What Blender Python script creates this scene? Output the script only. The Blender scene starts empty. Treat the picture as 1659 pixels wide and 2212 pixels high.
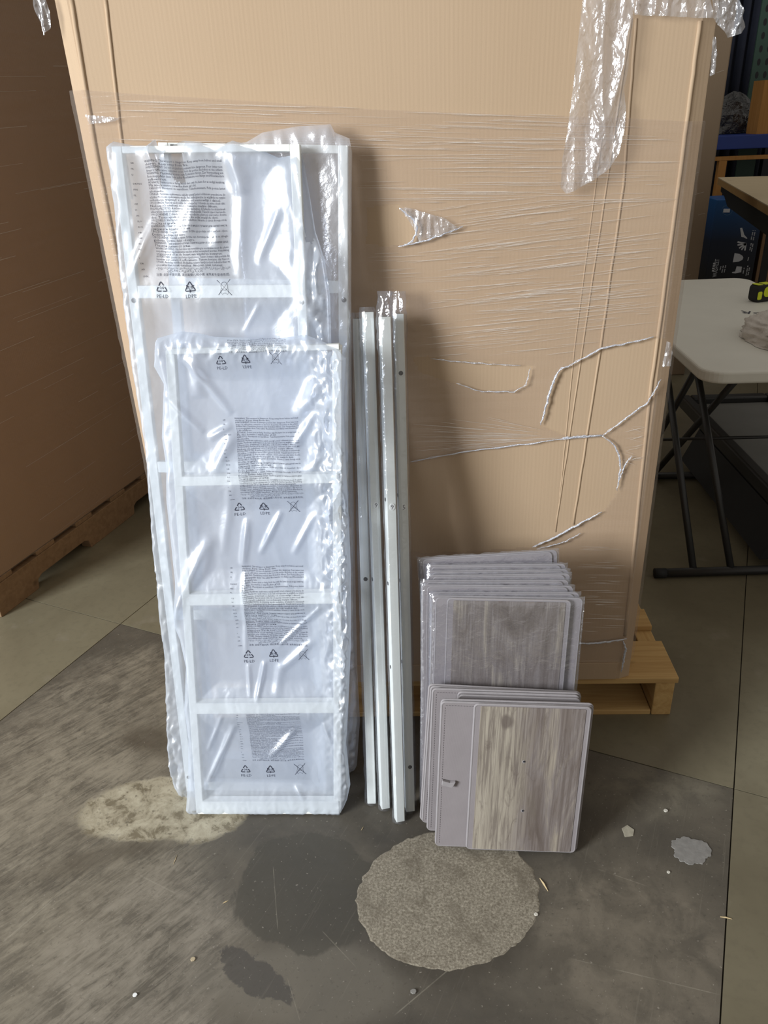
import bpy, math, random
from mathutils import Vector, Matrix, noise
rnd = random.Random(7)
SC = bpy.context.scene
COL = SC.collection

# ------------------------------------------------------------------ camera
FPX, CAMH = 1661.0, 1.5
def cam_axes(pitch=27.3, roll=2.6, yaw=3.0):
    p, r = math.radians(pitch), math.radians(roll)
    fw = Vector((0, math.cos(p), -math.sin(p))); rt = Vector((1, 0, 0)); up = rt.cross(fw)
    rt2 = rt * math.cos(r) - up * math.sin(r); up2 = rt * math.sin(r) + up * math.cos(r)
    R = Matrix.Rotation(math.radians(yaw), 3, 'Z')
    return R @ fw, R @ rt2, R @ up2
FW, RT, UP = cam_axes()
CAM = Vector((0.0, -1.6467, CAMH))
cd = bpy.data.cameras.new('camera'); cam = bpy.data.objects.new('camera', cd); COL.objects.link(cam)
m = Matrix((RT, UP, -FW)).transposed().to_4x4(); m.translation = CAM
cam.matrix_world = m
cd.sensor_fit = 'VERTICAL'; cd.sensor_height = 24.0; cd.lens = 24.0 * FPX / 2212.0
cd.clip_start = 0.05; cd.clip_end = 60
SC.camera = cam

# ------------------------------------------------------------------ light and exposure
w = bpy.data.worlds.new('world'); SC.world = w; w.use_nodes = True
bg = w.node_tree.nodes['Background']; bg.inputs[0].default_value = (1.0, 0.94, 0.86, 1); bg.inputs[1].default_value = 0.30
def area(name, loc, aim, sx, sy, power, col):
    l = bpy.data.lights.new(name, 'AREA'); l.shape = 'RECTANGLE'; l.size = sx; l.size_y = sy
    l.energy = power; l.color = col
    o = bpy.data.objects.new(name, l); COL.objects.link(o); o.location = loc
    o.rotation_euler = (Vector(aim) - Vector(loc)).to_track_quat('-Z', 'Y').to_euler()
    return o
area('open_door_daylight', (-4.8, -3.9, 2.7), (-0.1, 0, 0.7), 1.9, 2.3, 520, (0.90, 0.95, 1.0))
SC.view_settings.view_transform = 'Standard'; SC.view_settings.look = 'None'
SC.view_settings.gamma = 1; SC.view_settings.use_curve_mapping = False
SC.view_settings.exposure = 0.35

# ------------------------------------------------------------------ photo rays -> places in the room
def ray(x, y): return (FW * FPX + RT * (x - 829.5) - UP * (y - 1106)).normalized()
def on_z(x, y, z=0.0):
    d = ray(x, y); return CAM + d * ((z - CAM.z) / d.z)
def on_y(x, y, Y=0.0):
    d = ray(x, y); return CAM + d * ((Y - CAM.y) / d.y)
class Pl:
    """a plane with origin O, right axis U, up axis V, towards-viewer axis N"""
    def __init__(s, O, top, right=Vector((1, 0, 0))):
        s.O = Vector(O); s.V = (Vector(top) - s.O).normalized()
        s.U = (right - s.V * right.dot(s.V)).normalized(); s.N = s.U.cross(s.V).normalized()
        if s.N.y > 0: s.N = -s.N
        s.L = (Vector(top) - s.O).length
        s.M = Matrix((s.U, -s.N, s.V)).transposed().to_4x4(); s.M.translation = s.O
    def px(s, x, y, n=0.0):
        d = ray(x, y); t = ((s.O + s.N * n) - CAM).dot(s.N) / d.dot(s.N); P = CAM + d * t - s.O
        return P.dot(s.U), P.dot(s.V)

# ------------------------------------------------------------------ mesh helpers
def link(o, parent=None):
    COL.objects.link(o)
    if parent is not None: o.parent = parent
    return o
def tag(o, label=None, cat=None, group=None, kind=None):
    if label: o['label'] = label
    if cat: o['category'] = cat
    if group: o['group'] = group
    if kind: o['kind'] = kind
    return o
def empty(name, label, cat, M=None, group=None):
    o = bpy.data.objects.new(name, None); o.empty_display_size = 0.05; link(o)
    if M is not None: o.matrix_world = M
    return tag(o, label, cat, group)
class MB:
    def __init__(s): s.v = []; s.f = []
    def add(s, vs, fs):
        b = len(s.v); s.v += [tuple(p) for p in vs]; s.f += [tuple(i + b for i in f) for f in fs]; return s
    def box(s, x0, x1, y0, y1, z0, z1):
        return s.add([(x, y, z) for x in (x0, x1) for y in (y0, y1) for z in (z0, z1)],
                     [(0, 1, 3, 2), (4, 6, 7, 5), (0, 4, 5, 1), (2, 3, 7, 6), (0, 2, 6, 4), (1, 5, 7, 3)])
    def prism(s, pts, d0, d1, axis='y'):
        """polygon pts (a,b) extruded along axis from d0 to d1"""
        n = len(pts)
        def P(a, b, d): return {'y': (a, d, b), 'z': (a, b, d), 'x': (d, a, b)}[axis]
        vs = [P(a, b, d0) for a, b in pts] + [P(a, b, d1) for a, b in pts]
        return s.add(vs, [tuple(range(n)), tuple(range(2 * n - 1, n - 1, -1))] + [(i, i + n, (i + 1) % n + n, (i + 1) % n) for i in range(n)])
    def tube(s, pts, r, k=8, cap=True, flat=1.0):
        pts = [Vector(p) for p in pts]; n = len(pts)
        rs = r if isinstance(r, (list, tuple)) else [r] * n
        rings = []; prev = None
        for i, p in enumerate(pts):
            t = (pts[min(i + 1, n - 1)] - pts[max(i - 1, 0)]).normalized()
            a = t.orthogonal().normalized() if prev is None else (prev - t * prev.dot(t)).normalized()
            prev = a; b = t.cross(a)
            rings.append([p + (a * math.cos(q) + b * math.sin(q) * flat) * rs[i] for q in [2 * math.pi * j / k for j in range(k)]])
        fs = [(i * k + j, i * k + (j + 1) % k, (i + 1) * k + (j + 1) % k, (i + 1) * k + j) for i in range(n - 1) for j in range(k)]
        if cap: fs += [tuple(range(k - 1, -1, -1)), tuple(range((n - 1) * k, n * k))]
        return s.add([q for R in rings for q in R], fs)
    def obj(s, name, mat, parent=None, smooth=False, bevel=0.0, seg=2):
        me = bpy.data.meshes.new(name); me.from_pydata(s.v, [], s.f); me.update()
        if mat: me.materials.append(mat)
        if smooth:
            me.polygons.foreach_set('use_smooth', [True] * len(me.polygons))
        o = link(bpy.data.objects.new(name, me), parent)
        if bevel:
            b = o.modifiers.new('bevel', 'BEVEL'); b.width = bevel; b.segments = seg; b.limit_method = 'ANGLE'; b.angle_limit = 0.6
        return o
def copy_mesh(o, parent, loc=(0, 0, 0)):
    c = o.copy(); link(c, parent); c.location = loc; return c
def rrect(x0, x1, z0, z1, r, k=4):
    out = []
    for cx, cz, a0 in ((x1 - r, z1 - r, 0), (x0 + r, z1 - r, 90), (x0 + r, z0 + r, 180), (x1 - r, z0 + r, 270)):
        for j in range(k + 1):
            a = math.radians(a0 + 90 * j / k); out.append((cx + r * math.cos(a), cz + r * math.sin(a)))
    return out
def inpoly(p, poly):
    x, y = p; c = False; j = len(poly) - 1
    for i in range(len(poly)):
        xi, yi = poly[i]; xj, yj = poly[j]
        if (yi > y) != (yj > y) and x < (xj - xi) * (y - yi) / (yj - yi + 1e-12) + xi: c = not c
        j = i
    return c
def resample(poly, n):
    P = [Vector(p) for p in poly]; d = [0.0]
    for a, b in zip(P, P[1:]): d.append(d[-1] + (b - a).length)
    out = []; k = 0
    for i in range(n + 1):
        t = d[-1] * i / n
        while k < len(P) - 2 and d[k + 1] < t: k += 1
        out.append(P[k].lerp(P[k + 1], 0 if d[k + 1] == d[k] else (t - d[k]) / (d[k + 1] - d[k])))
    return out
def ns(x, y, z=0.0): return noise.noise((x, y, z))
def ridged(x, y, z=0.0): return 1 - abs(noise.noise((x, y, z))) * 2
def coons(Lp, Rp, Bp, Tp, nu, nv):
    L, R = resample(Lp, nv), resample(Rp, nv); B, T = resample(Bp, nu), resample(Tp, nu)
    g = []
    for j in range(nv + 1):
        t = j / nv; row = []
        for i in range(nu + 1):
            s_ = i / nu
            p = L[j] * (1 - s_) + R[j] * s_ + B[i] * (1 - t) + T[i] * t \
                - (L[0] * (1 - s_) * (1 - t) + R[0] * s_ * (1 - t) + L[nv] * (1 - s_) * t + R[nv] * s_ * t)
            row.append((p.x, p.y, s_, t))
        g.append(row)
    return g
def sheet(grid, hf, back=None, holes=(), edge=0.03, mid=0.0):
    """film sheet in plane coordinates (x=u, y=-n, z=v); with back a closed bag"""
    mb = MB(); nv = len(grid); nu = len(grid[0])
    def ef(s_, t):
        e = min(s_, 1 - s_, t, 1 - t) / edge
        return 1.0 if e >= 1 else math.sqrt(max(0, 1 - (1 - e) ** 2))
    vs = []; fs = []
    for row in grid:
        for u, v, s_, t in row:
            k = ef(s_, t) if back is not None else 1.0
            vs.append((u, -(mid + (hf(u, v) - mid) * k), v))
    def keep(j, i):
        if not holes: return True
        u, v = grid[j][i][:2]; return not any(inpoly((u, v), h) for h in holes)
    for j in range(nv - 1):
        for i in range(nu - 1):
            if keep(j, i): fs.append((j * nu + i, j * nu + i + 1, (j + 1) * nu + i + 1, (j + 1) * nu + i))
    mb.add(vs, fs)
    if back is not None:
        # the same outline at a coarser pitch is enough for the sheet behind
        vs = [(u, -(mid + (back - mid) * ef(s_, t)), v) for row in grid for u, v, s_, t in row]
        fs = [(j * nu + i, (j + 1) * nu + i, (j + 1) * nu + i + 1, j * nu + i + 1) for j in range(nv - 1) for i in range(nu - 1)]
        mb.add(vs, fs)
    return mb

# ------------------------------------------------------------------ materials
class G:
    def __init__(s, name):
        s.m = bpy.data.materials.new(name); s.m.use_nodes = True; s.t = s.m.node_tree; s.t.nodes.clear()
        s.out = s.t.nodes.new('ShaderNodeOutputMaterial')
    def n(s, typ, ins=None, **kw):
        nd = s.t.nodes.new('ShaderNode' + typ)
        for k, v in kw.items(): setattr(nd, k, v)
        for k, v in (ins or {}).items():
            sock = nd.inputs[k]
            if hasattr(v, 'is_linked') or isinstance(v, bpy.types.NodeSocket): s.t.links.new(v, sock)
            else: sock.default_value = v
        return nd
    def coord(s, scale=(1, 1, 1), rot=(0, 0, 0), loc=(0, 0, 0), kind='Object'):
        tc = s.n('TexCoord'); mp = s.n('Mapping', {'Vector': tc.outputs[kind], 'Scale': scale, 'Rotation': rot, 'Location': loc})
        return mp.outputs[0]
    def coordr(s, scale, ang):
        tc = s.n('TexCoord'); r = s.n('VectorRotate', {'Vector': tc.outputs['Object'], 'Angle': -math.radians(ang)}, rotation_type='Z_AXIS')
        return s.n('Mapping', {'Vector': r.outputs[0], 'Scale': scale}).outputs[0]
    def noise(s, vec, scale, detail=4, rough=0.55, dist=0.0):
        return s.n('TexNoise', {'Vector': vec, 'Scale': scale, 'Detail': detail, 'Roughness': rough, 'Distortion': dist}).outputs['Fac']
    def ramp(s, fac, *stops):
        r = s.n('ValToRGB', {'Fac': fac}); e = r.color_ramp.elements
        while len(e) < len(stops): e.new(0.5)
        for el, (p, c) in zip(e, stops):
            el.position = p; el.color = (c, c, c, 1) if isinstance(c, (int, float)) else tuple(c) + (1,)
        return r.outputs[0]
    def mix(s, fac, a, b, mode='MIX'):
        nd = s.n('Mix', data_type='RGBA', blend_type=mode)
        for i, v in ((0, fac), (6, a), (7, b)):
            if isinstance(v, bpy.types.NodeSocket): s.t.links.new(v, nd.inputs[i])
            else: nd.inputs[i].default_value = v if i == 0 else tuple(v) + (1,)
        return nd.outputs[2]
    def math(s, op, a, b=0.0, clamp=False):
        nd = s.n('Math', operation=op, use_clamp=clamp)
        for i, v in ((0, a), (1, b)):
            if isinstance(v, bpy.types.NodeSocket): s.t.links.new(v, nd.inputs[i])
            else: nd.inputs[i].default_value = v
        return nd.outputs[0]
    def bump(s, h, strength=0.3, dist=0.002):
        return s.n('Bump', {'Height': h, 'Strength': strength, 'Distance': dist}).outputs[0]
    def bsdf(s, col, rough=0.6, normal=None, spec=0.4, metal=0.0, **ins):
        d = {'Roughness': rough, 'Metallic': metal, 'Specular IOR Level': spec}
        d['Base Color'] = col if isinstance(col, bpy.types.NodeSocket) else tuple(col) + (1,)
        if normal is not None: d['Normal'] = normal
        d.update(ins)
        b = s.n('BsdfPrincipled', d); s.t.links.new(b.outputs[0], s.out.inputs[0]); return s.m
def plain(name, col, rough=0.5, var=0.12, scale=30, bump=0.0, spec=0.4, metal=0.0):
    g = G(name); v = g.coord(); nz = g.noise(v, scale)
    a = tuple(c * (1 - var) for c in col); b = tuple(min(1, c * (1 + var)) for c in col)
    c = g.mix(nz, a, b)
    return g.bsdf(c, rough, g.bump(nz, bump) if bump else None, spec, metal)
def film_mat(name, clear, haze, gloss, rough, tint=(0.96, 0.97, 1.0), bscale=60, bstr=0.5, bdist=0.004, stretch=(1, 1, 1), white=(0.92, 0.94, 1.0)):
    """thin plastic film: what it lets through, what it scatters and what it mirrors, in fixed shares"""
    g = G(name); v = g.coord(stretch); nz = g.noise(v, bscale, 3, 0.6, 0.4); nb = g.bump(nz, bstr, bdist)
    t = g.n('BsdfTransparent', {'Color': tint + (1,)})
    d = g.n('BsdfDiffuse', {'Color': white + (1,), 'Normal': nb})
    tl = g.n('BsdfTranslucent', {'Color': white + (1,), 'Normal': nb})
    sc = g.n('MixShader', {'Fac': 0.42, 1: d.outputs[0], 2: tl.outputs[0]})
    gl = g.n('BsdfGlossy', {'Color': (1, 1, 1, 1), 'Roughness': rough, 'Normal': nb})
    a = g.n('MixShader', {'Fac': haze / (clear + haze), 1: t.outputs[0], 2: sc.outputs[0]})
    b = g.n('MixShader', {'Fac': gloss, 1: a.outputs[0], 2: gl.outputs[0]})
    g.t.links.new(b.outputs[0], g.out.inputs[0]); return g.m
def cardboard(name, base, dark, axis=(1, 0, 0)):
    g = G(name); v = g.coord()
    fine = g.noise(g.coord((260, 260, 6)), 1.0, 2); big = g.noise(g.coord((3, 3, 0.8)), 1.0, 3)
    sp = g.noise(v, 900, 1)
    wv = g.n('TexWave', {'Vector': v, 'Scale': 38.0, 'Distortion': 0.6, 'Detail': 1.0}, wave_type='BANDS', bands_direction='X').outputs['Fac']
    c = g.mix(big, base, dark); c = g.mix(g.math('MULTIPLY', fine, 0.25), c, tuple(x * 0.72 for x in base))
    c = g.mix(g.ramp(sp, (0.66, 0.0), (0.72, 0.35)), c, tuple(x * 0.45 for x in base))
    h = g.math('ADD', g.math('MULTIPLY', wv, 0.5), fine)
    return g.bsdf(c, 0.72, g.bump(h, 0.12, 0.001), 0.25)

M_CARD = cardboard('kraft_cardboard', (0.49, 0.36, 0.24), (0.44, 0.31, 0.195))
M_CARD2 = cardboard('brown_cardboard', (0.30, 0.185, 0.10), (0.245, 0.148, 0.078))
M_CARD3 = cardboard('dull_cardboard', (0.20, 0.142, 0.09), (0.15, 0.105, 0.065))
M_WHITE = plain('white_powder_coat', (0.80, 0.81, 0.77), 0.38, 0.03, 12, 0.0, 0.5)
M_POLE = plain('white_upright_coat', (0.70, 0.72, 0.67), 0.36, 0.03, 12, 0.0, 0.5)
M_BLACKHOLE = plain('hole_dark', (0.012, 0.012, 0.014), 0.6, 0.2)
M_BAG = film_mat('printed_bag_film', 0.66, 0.34, 0.165, 0.32, (0.93, 0.95, 1.0), bscale=26, bstr=0.25, white=(0.86, 0.92, 1.0))
M_BAG2 = film_mat('clear_bag_film', 0.70, 0.30, 0.18, 0.27, bscale=60, bstr=0.4)
WARM = (1.0, 0.95, 0.88)
M_FILM = film_mat('stretch_film', 0.945, 0.055, 0.045, 0.16, (0.96, 0.945, 0.94), bscale=1, bstr=0.5, bdist=0.003, stretch=(4, 4, 330), white=WARM)
M_WRINK = film_mat('film_wrinkle', 0.45, 0.55, 0.22, 0.2, bscale=300, bstr=0.3, white=WARM)  # warm white in the colour stands in for glints along the wrinkles
M_TAIL = film_mat('crumpled_film', 0.78, 0.22, 0.17, 0.15, bscale=70, bstr=0.8, bdist=0.006, stretch=(1, 1, .45))
M_ROPE = film_mat('bunched_film', 0.45, 0.55, 0.22, 0.22, bscale=260, bstr=0.7)
M_WRAP = film_mat('bin_wrap_film', 0.95, 0.05, 0.15, 0.12, bscale=34, bstr=0.9, bdist=0.006)
M_SLEEVE = film_mat('sleeve_film', 0.95, 0.05, 0.09, 0.13, bscale=50, bstr=0.6, bdist=0.004)
M_INK = plain('black_print_ink', (0.03, 0.032, 0.05), 0.6, 0.1)
M_INKL = plain('white_print_ink', (0.62, 0.64, 0.68), 0.6, 0.1)
def m_fabric():
    g = G('lilac_grey_fabric'); v = g.coord()
    wx = g.n('TexWave', {'Vector': v, 'Scale': 260.0}, bands_direction='X').outputs['Fac']
    wz = g.n('TexWave', {'Vector': v, 'Scale': 260.0}, bands_direction='Z').outputs['Fac']
    nz = g.noise(v, 18, 4); wv = g.math('MULTIPLY', wx, wz)
    c = g.mix(nz, (0.240, 0.214, 0.216), (0.295, 0.265, 0.267)); c = g.mix(g.math('MULTIPLY', wv, 0.3), c, (0.165, 0.148, 0.15))
    return g.bsdf(c, 0.85, g.bump(wv, 0.3, 0.0006), 0.2)
M_FAB = m_fabric()
M_PIPE = plain('fabric_binding', (0.285, 0.262, 0.264), 0.8, 0.12, 60, 0.3)
M_THREAD = plain('stitch_thread', (0.12, 0.105, 0.11), 0.8, 0.15, 60)
KNOT = 0.340
def m_woodprint(seed, light):
    g = G('wood_print_vinyl'); v = g.coord((1, 1, 1), (0, 0, 0), (seed, seed * .7, seed * 1.3))
    st = g.coord((13, 1, 2.2), (0, 0, 0), (seed * 3, 0, seed)); sv = g.coord((150, 1, 5), (0, 0, 0), (seed, 0, seed))
    a = g.noise(st, 1.0, 6, 0.62, 1.6); b = g.noise(sv, 1.0, 5, 0.65, 0.8); c3 = g.noise(g.coord((34, 1, 11), (0, 0, 0), (seed, 0, seed * 2)), 1.0, 5, 0.7, 1.0)
    c = g.ramp(a, (0.34, (0.105, 0.082, 0.070)), (0.45, (0.19, 0.158, 0.140)), (0.53, (0.215, 0.185, 0.172)), (0.66, (0.34, 0.295, 0.235)))
    # pale sapwood down the left third of the board, greyer heartwood on the right
    if light:
        sx = g.n('SeparateXYZ', {0: g.coord()}).outputs[0]
        lim = g.math('ADD', sx, g.math('MULTIPLY', g.math('SUBTRACT', a, 0.5), 0.16))
        mk = g.n('MapRange', {0: lim, 1: 0.05, 2: 0.12, 3: light, 4: 0.0}).outputs[0]
        c = g.mix(mk, c, (0.41, 0.365, 0.29))
        # one dark knot near the top left
        sub = g.n('VectorMath', {0: g.coord(), 1: (0.058, 0, KNOT)}, operation='SUBTRACT').outputs[0]
        mp = g.n('Mapping', {'Vector': sub, 'Scale': (70, 0, 48)}).outputs[0]
        ln = g.math('ADD', g.n('VectorMath', {0: mp}, operation='LENGTH').outputs['Value'], g.math('MULTIPLY', g.math('SUBTRACT', c3, .5), 1.6))
        kn = g.n('MapRange', {0: ln, 1: 0.6, 2: 1.05, 3: 0.8, 4: 0.0}).outputs[0]
        c = g.mix(kn, c, (0.13, 0.105, 0.09))
    c = g.mix(g.ramp(b, (0.40, 0.7), (0.58, 0.0)), c, (0.12, 0.095, 0.082))
    c = g.mix(g.ramp(c3, (0.56, 0.0), (0.68, 0.55)), c, (0.11, 0.085, 0.070))
    return g.bsdf(c, 0.42, g.bump(b, 0.15, 0.0005), 0.4)
M_WOODP = m_woodprint(3.1, 0.8); M_WOODP2 = m_woodprint(8.4, 0.0)
def m_wood(name, a, b, along='X'):
    g = G(name); sc = {'X': (2.5, 40, 40), 'Y': (40, 2.5, 40), 'Z': (40, 40, 2.5)}[along]
    nz = g.noise(g.coord(sc), 1.0, 5, 0.6, 0.7); kn = g.noise(g.coord((9, 9, 9)), 1.0, 2)
    c = g.mix(g.ramp(nz, (0.3, 0.0), (0.75, 1.0)), a, b); c = g.mix(g.ramp(kn, (0.70, 0.0), (0.78, 0.6)), c, tuple(x * 0.4 for x in a))
    return g.bsdf(c, 0.75, g.bump(nz, 0.4, 0.002), 0.25)
M_PAL = m_wood('pallet_pine', (0.40, 0.235, 0.085), (0.60, 0.40, 0.17))
M_PALY = m_wood('pallet_pine_lengthwise', (0.42, 0.25, 0.09), (0.60, 0.40, 0.17), 'Y')
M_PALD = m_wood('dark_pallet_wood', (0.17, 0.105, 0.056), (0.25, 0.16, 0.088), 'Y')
M_OAK = m_wood('orange_wood', (0.36, 0.17, 0.045), (0.46, 0.23, 0.07), 'Z')
M_PLY = m_wood('pale_bench_ply', (0.52, 0.42, 0.27), (0.58, 0.48, 0.32), 'Y')
M_BENCHEDGE = m_wood('bench_edge', (0.34, 0.20, 0.08), (0.40, 0.25, 0.10), 'Y')
M_BLACK = plain('black_steel', (0.022, 0.022, 0.022), 0.42, 0.2, 20, 0.0, 0.5)
M_RUBBER = plain('black_rubber', (0.012, 0.012, 0.012), 0.7, 0.2)
M_TABLE = plain('white_table_plastic', (0.70, 0.69, 0.62), 0.5, 0.05, 9, 0.05)
M_NAVY = plain('navy_cloth', (0.018, 0.021, 0.035), 0.9, 0.3, 12)
M_BLUE = plain('blue_rack_paint', (0.012, 0.035, 0.20), 0.45, 0.15, 10)
M_GREEN = plain('green_rack_paint', (0.035, 0.075, 0.055), 0.5, 0.15, 10)
M_WALL = plain('dark_warehouse_wall', (0.022, 0.022, 0.026), 0.9, 0.3, 3)
M_YEL = plain('lime_plastic', (0.60, 0.68, 0.02), 0.4, 0.06)
M_FLEECE = plain('off_white_fleece', (0.60, 0.56, 0.51), 0.95, 0.18, 160, 0.8)
M_DECKG = plain('grey_cart_deck', (0.20, 0.20, 0.19), 0.7, 0.15, 8)

# ------------------------------------------------------------------ floor
def m_smooth_floor():
    g = G('smooth_olive_concrete'); v = g.coord()
    a = g.noise(v, 1.6, 5, 0.6, 0.5); b = g.noise(v, 40, 4, 0.7); c3 = g.noise(v, 9, 4, 0.6)
    c = g.ramp(a, (0.3, (0.122, 0.103, 0.064)), (0.5, (0.162, 0.140, 0.090)), (0.72, (0.21, 0.186, 0.122)))
    c = g.mix(g.ramp(b, (0.5, 0.0), (0.75, 0.3)), c, (0.09, 0.077, 0.052)); c = g.mix(g.ramp(c3, (0.62, 0.0), (0.75, 0.4)), c, (0.25, 0.22, 0.17))
    return g.bsdf(c, g.ramp(a, (0.3, 0.38), (0.7, 0.52)), g.bump(b, 0.08, 0.001), 0.4)
def m_worn_floor():
    g = G('worn_stained_concrete'); v = g.coord()
    big = g.noise(v, 3.4, 6, 0.62, 0.6); fine = g.noise(v, 90, 4, 0.7); mid = g.noise(v, 14, 5, 0.65, 0.4); rag = g.noise(v, 22, 6, 0.7, 0.5)
    def blob(px, py, rx, ry, rot=0.0, edge=0.25, amp=0.9, nz=None):
        c = on_z(px, py); g1 = g.coord()
        sub = g.n('VectorMath', {0: g1, 1: (c.x, c.y, 0)}, operation='SUBTRACT').outputs[0]
        sub = g.n('VectorRotate', {'Vector': sub, 'Angle': rot}, rotation_type='Z_AXIS').outputs[0]
        mp = g.n('Mapping', {'Vector': sub, 'Scale': (1 / rx, 1 / ry, 0)}).outputs[0]
        ln = g.n('VectorMath', {0: mp}, operation='LENGTH').outputs['Value']
        ln = g.math('ADD', ln, g.math('MULTIPLY', g.math('SUBTRACT', nz or big, 0.5), amp))
        return g.n('MapRange', {0: ln, 1: 1 - edge, 2: 1.0, 3: 1.0, 4: 0.0}).outputs[0]
    def scratch(p, q, wd, nz):
        A, B = on_z(*p), on_z(*q); an = math.atan2(B.y - A.y, B.x - A.x); L = (B - A).length; m_ = (A + B) / 2
        sub = g.n('VectorMath', {0: g.coord(), 1: (m_.x, m_.y, 0)}, operation='SUBTRACT').outputs[0]
        mp = g.n('VectorRotate', {'Vector': sub, 'Angle': -an}, rotation_type='Z_AXIS').outputs[0]
        sp = g.n('SeparateXYZ', {0: mp}); x_ = g.math('ABSOLUTE', sp.outputs[0]); y_ = g.math('ABSOLUTE', sp.outputs[1])
        a = g.n('MapRange', {0: x_, 1: L * .42, 2: L * .5, 3: 1.0, 4: 0.0}).outputs[0]; b = g.n('MapRange', {0: y_, 1: wd * .3, 2: wd, 3: 1.0, 4: 0.0}).outputs[0]
        return g.math('MULTIPLY', g.math('MULTIPLY', a, b), nz)
    c = g.ramp(big, (0.34, (0.056, 0.049, 0.039)), (0.5, (0.080, 0.069, 0.053)), (0.68, (0.118, 0.101, 0.076)))
    pale = (0.255, 0.222, 0.165)
    scr = g.noise(g.coordr((11, 70, 1), 47), 1.0, 7, 0.8, 1.0)
    scr2 = g.noise(g.coordr((4, 150, 1), 66), 1.0, 5, 0.75, 0.5)
    sc = g.ramp(g.math('MULTIPLY', g.math('ADD', g.math('MULTIPLY', scr, 1.2), g.math('MULTIPLY', mid, .8)), 0.5), (0.42, 0.12), (0.60, 0.85))
    c = g.mix(g.math('MULTIPLY', blob(60, 1900, 0.46, 0.62, 0.2, 0.45, 0.9), sc), c, pale)
    c = g.mix(g.math('MULTIPLY', blob(300, 2090, 0.27, 0.26, 0.0, 0.3, 0.8), sc), c, (0.235, 0.205, 0.16))
    c = g.mix(g.math('MULTIPLY', blob(230, 1560, 0.34, 0.42, 0.3, 0.35, 0.7), sc), c, pale)
    c = g.mix(g.math('MULTIPLY', blob(640, 2130, 0.24, 0.10, 0.0, 0.3, 1.0), 0.6), c, (0.15, 0.132, 0.103))
    c = g.mix(g.math('MULTIPLY', blob(1380, 2060, 0.26, 0.28, 0.0, 0.5, 1.4), g.ramp(mid, (.4, .25), (.62, .9))), c, (0.165, 0.14, 0.105))
    c = g.mix(g.math('MULTIPLY', blob(1420, 1700, 0.24, 0.13, 0.0, 0.5, 1.4), g.ramp(mid, (.4, .2), (.62, .8))), c, (0.17, 0.15, 0.11))
    # oily dark stains
    c = g.mix(g.math('MULTIPLY', blob(650, 1920, 0.165, 0.15, 0.1, 0.05, 1.3), 0.72), c, (0.056, 0.050, 0.038))
    c = g.mix(g.math('MULTIPLY', blob(550, 2105, 0.095, 0.032, 0.50, 0.10, 1.5, rag), 0.7), c, (0.052, 0.047, 0.042))
    c = g.mix(g.math('MULTIPLY', blob(330, 1600, 0.15, 0.07, 0.5, 0.6, 1.2), 0.8), c, (0.080, 0.064, 0.044))
    c = g.mix(g.math('MULTIPLY', blob(220, 1850, 0.22, 0.04, -0.3, 0.7, 1.6), 0.7), c, (0.085, 0.070, 0.05))
    c = g.mix(g.math('MULTIPLY', blob(968, 1945, 0.205, 0.205, 0.0, 0.22, 0.35, rag), 0.7), c, (0.050, 0.042, 0.031))
    # worn-through tan mortar beside the bagged frames
    tan = g.ramp(rag, (0.40, (0.17, 0.142, 0.092)), (0.48, (0.33, 0.29, 0.205)), (0.62, (0.44, 0.395, 0.29)))
    tan = g.mix(g.ramp(g.noise(v, 60, 3, .6), (.62, 0.0), (.68, .7)), tan, (0.11, 0.09, 0.06))
    tm_ = g.math('MAXIMUM', blob(345, 1742, 0.205, 0.105, -0.12, 0.10, 0.55, rag), blob(440, 1730, 0.13, 0.13, 0, 0.10, 0.5, rag))
    c = g.mix(g.math('MULTIPLY', tm_, 0.92), c, tan)
    c = g.mix(g.ramp(scr2, (0.60, 0.0), (0.70, 0.30)), c, (0.20, 0.178, 0.14))
    c = g.mix(g.ramp(fine, (0.58, 0.0), (0.72, 0.5)), c, (0.045, 0.038, 0.029))
    c = g.mix(g.ramp(g.noise(v, 140, 2), (0.68, 0.0), (0.74, 0.6)), c, (0.30, 0.27, 0.22))
    for p, q, wd in (((850, 2195), (1010, 2060), .0016), ((0, 2040), (130, 1930), .002), ((1230, 2070), (1560, 2150), .0014), ((1270, 1870), (1400, 1915), .0012), ((300, 1890), (380, 1930), .0022), ((370, 2010), (355, 2140), .0012), ((695, 2010), (770, 2090), .0012), ((620, 2110), (650, 2212), .0011), ((590, 1870), (600, 2010), .001)):
        c = g.mix(scratch(p, q, wd, g.ramp(mid, (.40, .05), (.60, .45))), c, (0.30, 0.27, 0.21))
    h = g.math('ADD', g.math('MULTIPLY', fine, 0.6), scr)
    return g.bsdf(c, g.ramp(mid, (0.3, 0.42), (0.7, 0.62)), g.bump(h, 0.22, 0.0015), 0.4)
def m_patch(name, cs, scale):
    g = G(name); v = g.coord(); a = g.noise(v, scale, 5, 0.75); b = g.noise(v, 12, 5, 0.7, 0.6); sp = g.noise(v, scale * 1.7, 2, 0.6)
    c = g.ramp(a, (0.34, cs[0]), (0.5, cs[1]), (0.68, cs[2])); c = g.mix(g.ramp(b, (0.50, 0.0), (0.66, 0.75)), c, cs[0])
    c = g.mix(g.ramp(sp, (0.66, 0.0), (0.72, 0.8)), c, cs[3])
    return g.bsdf(c, 0.75, g.bump(a, 0.6, 0.002), 0.3)
M_FLOOR = m_smooth_floor(); M_WORN = m_worn_floor()
M_AGG = m_patch('aggregate_patch', ((0.13, 0.108, 0.078), (0.225, 0.196, 0.148), (0.38, 0.34, 0.265), (0.085, 0.066, 0.048)), 190)

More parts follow.
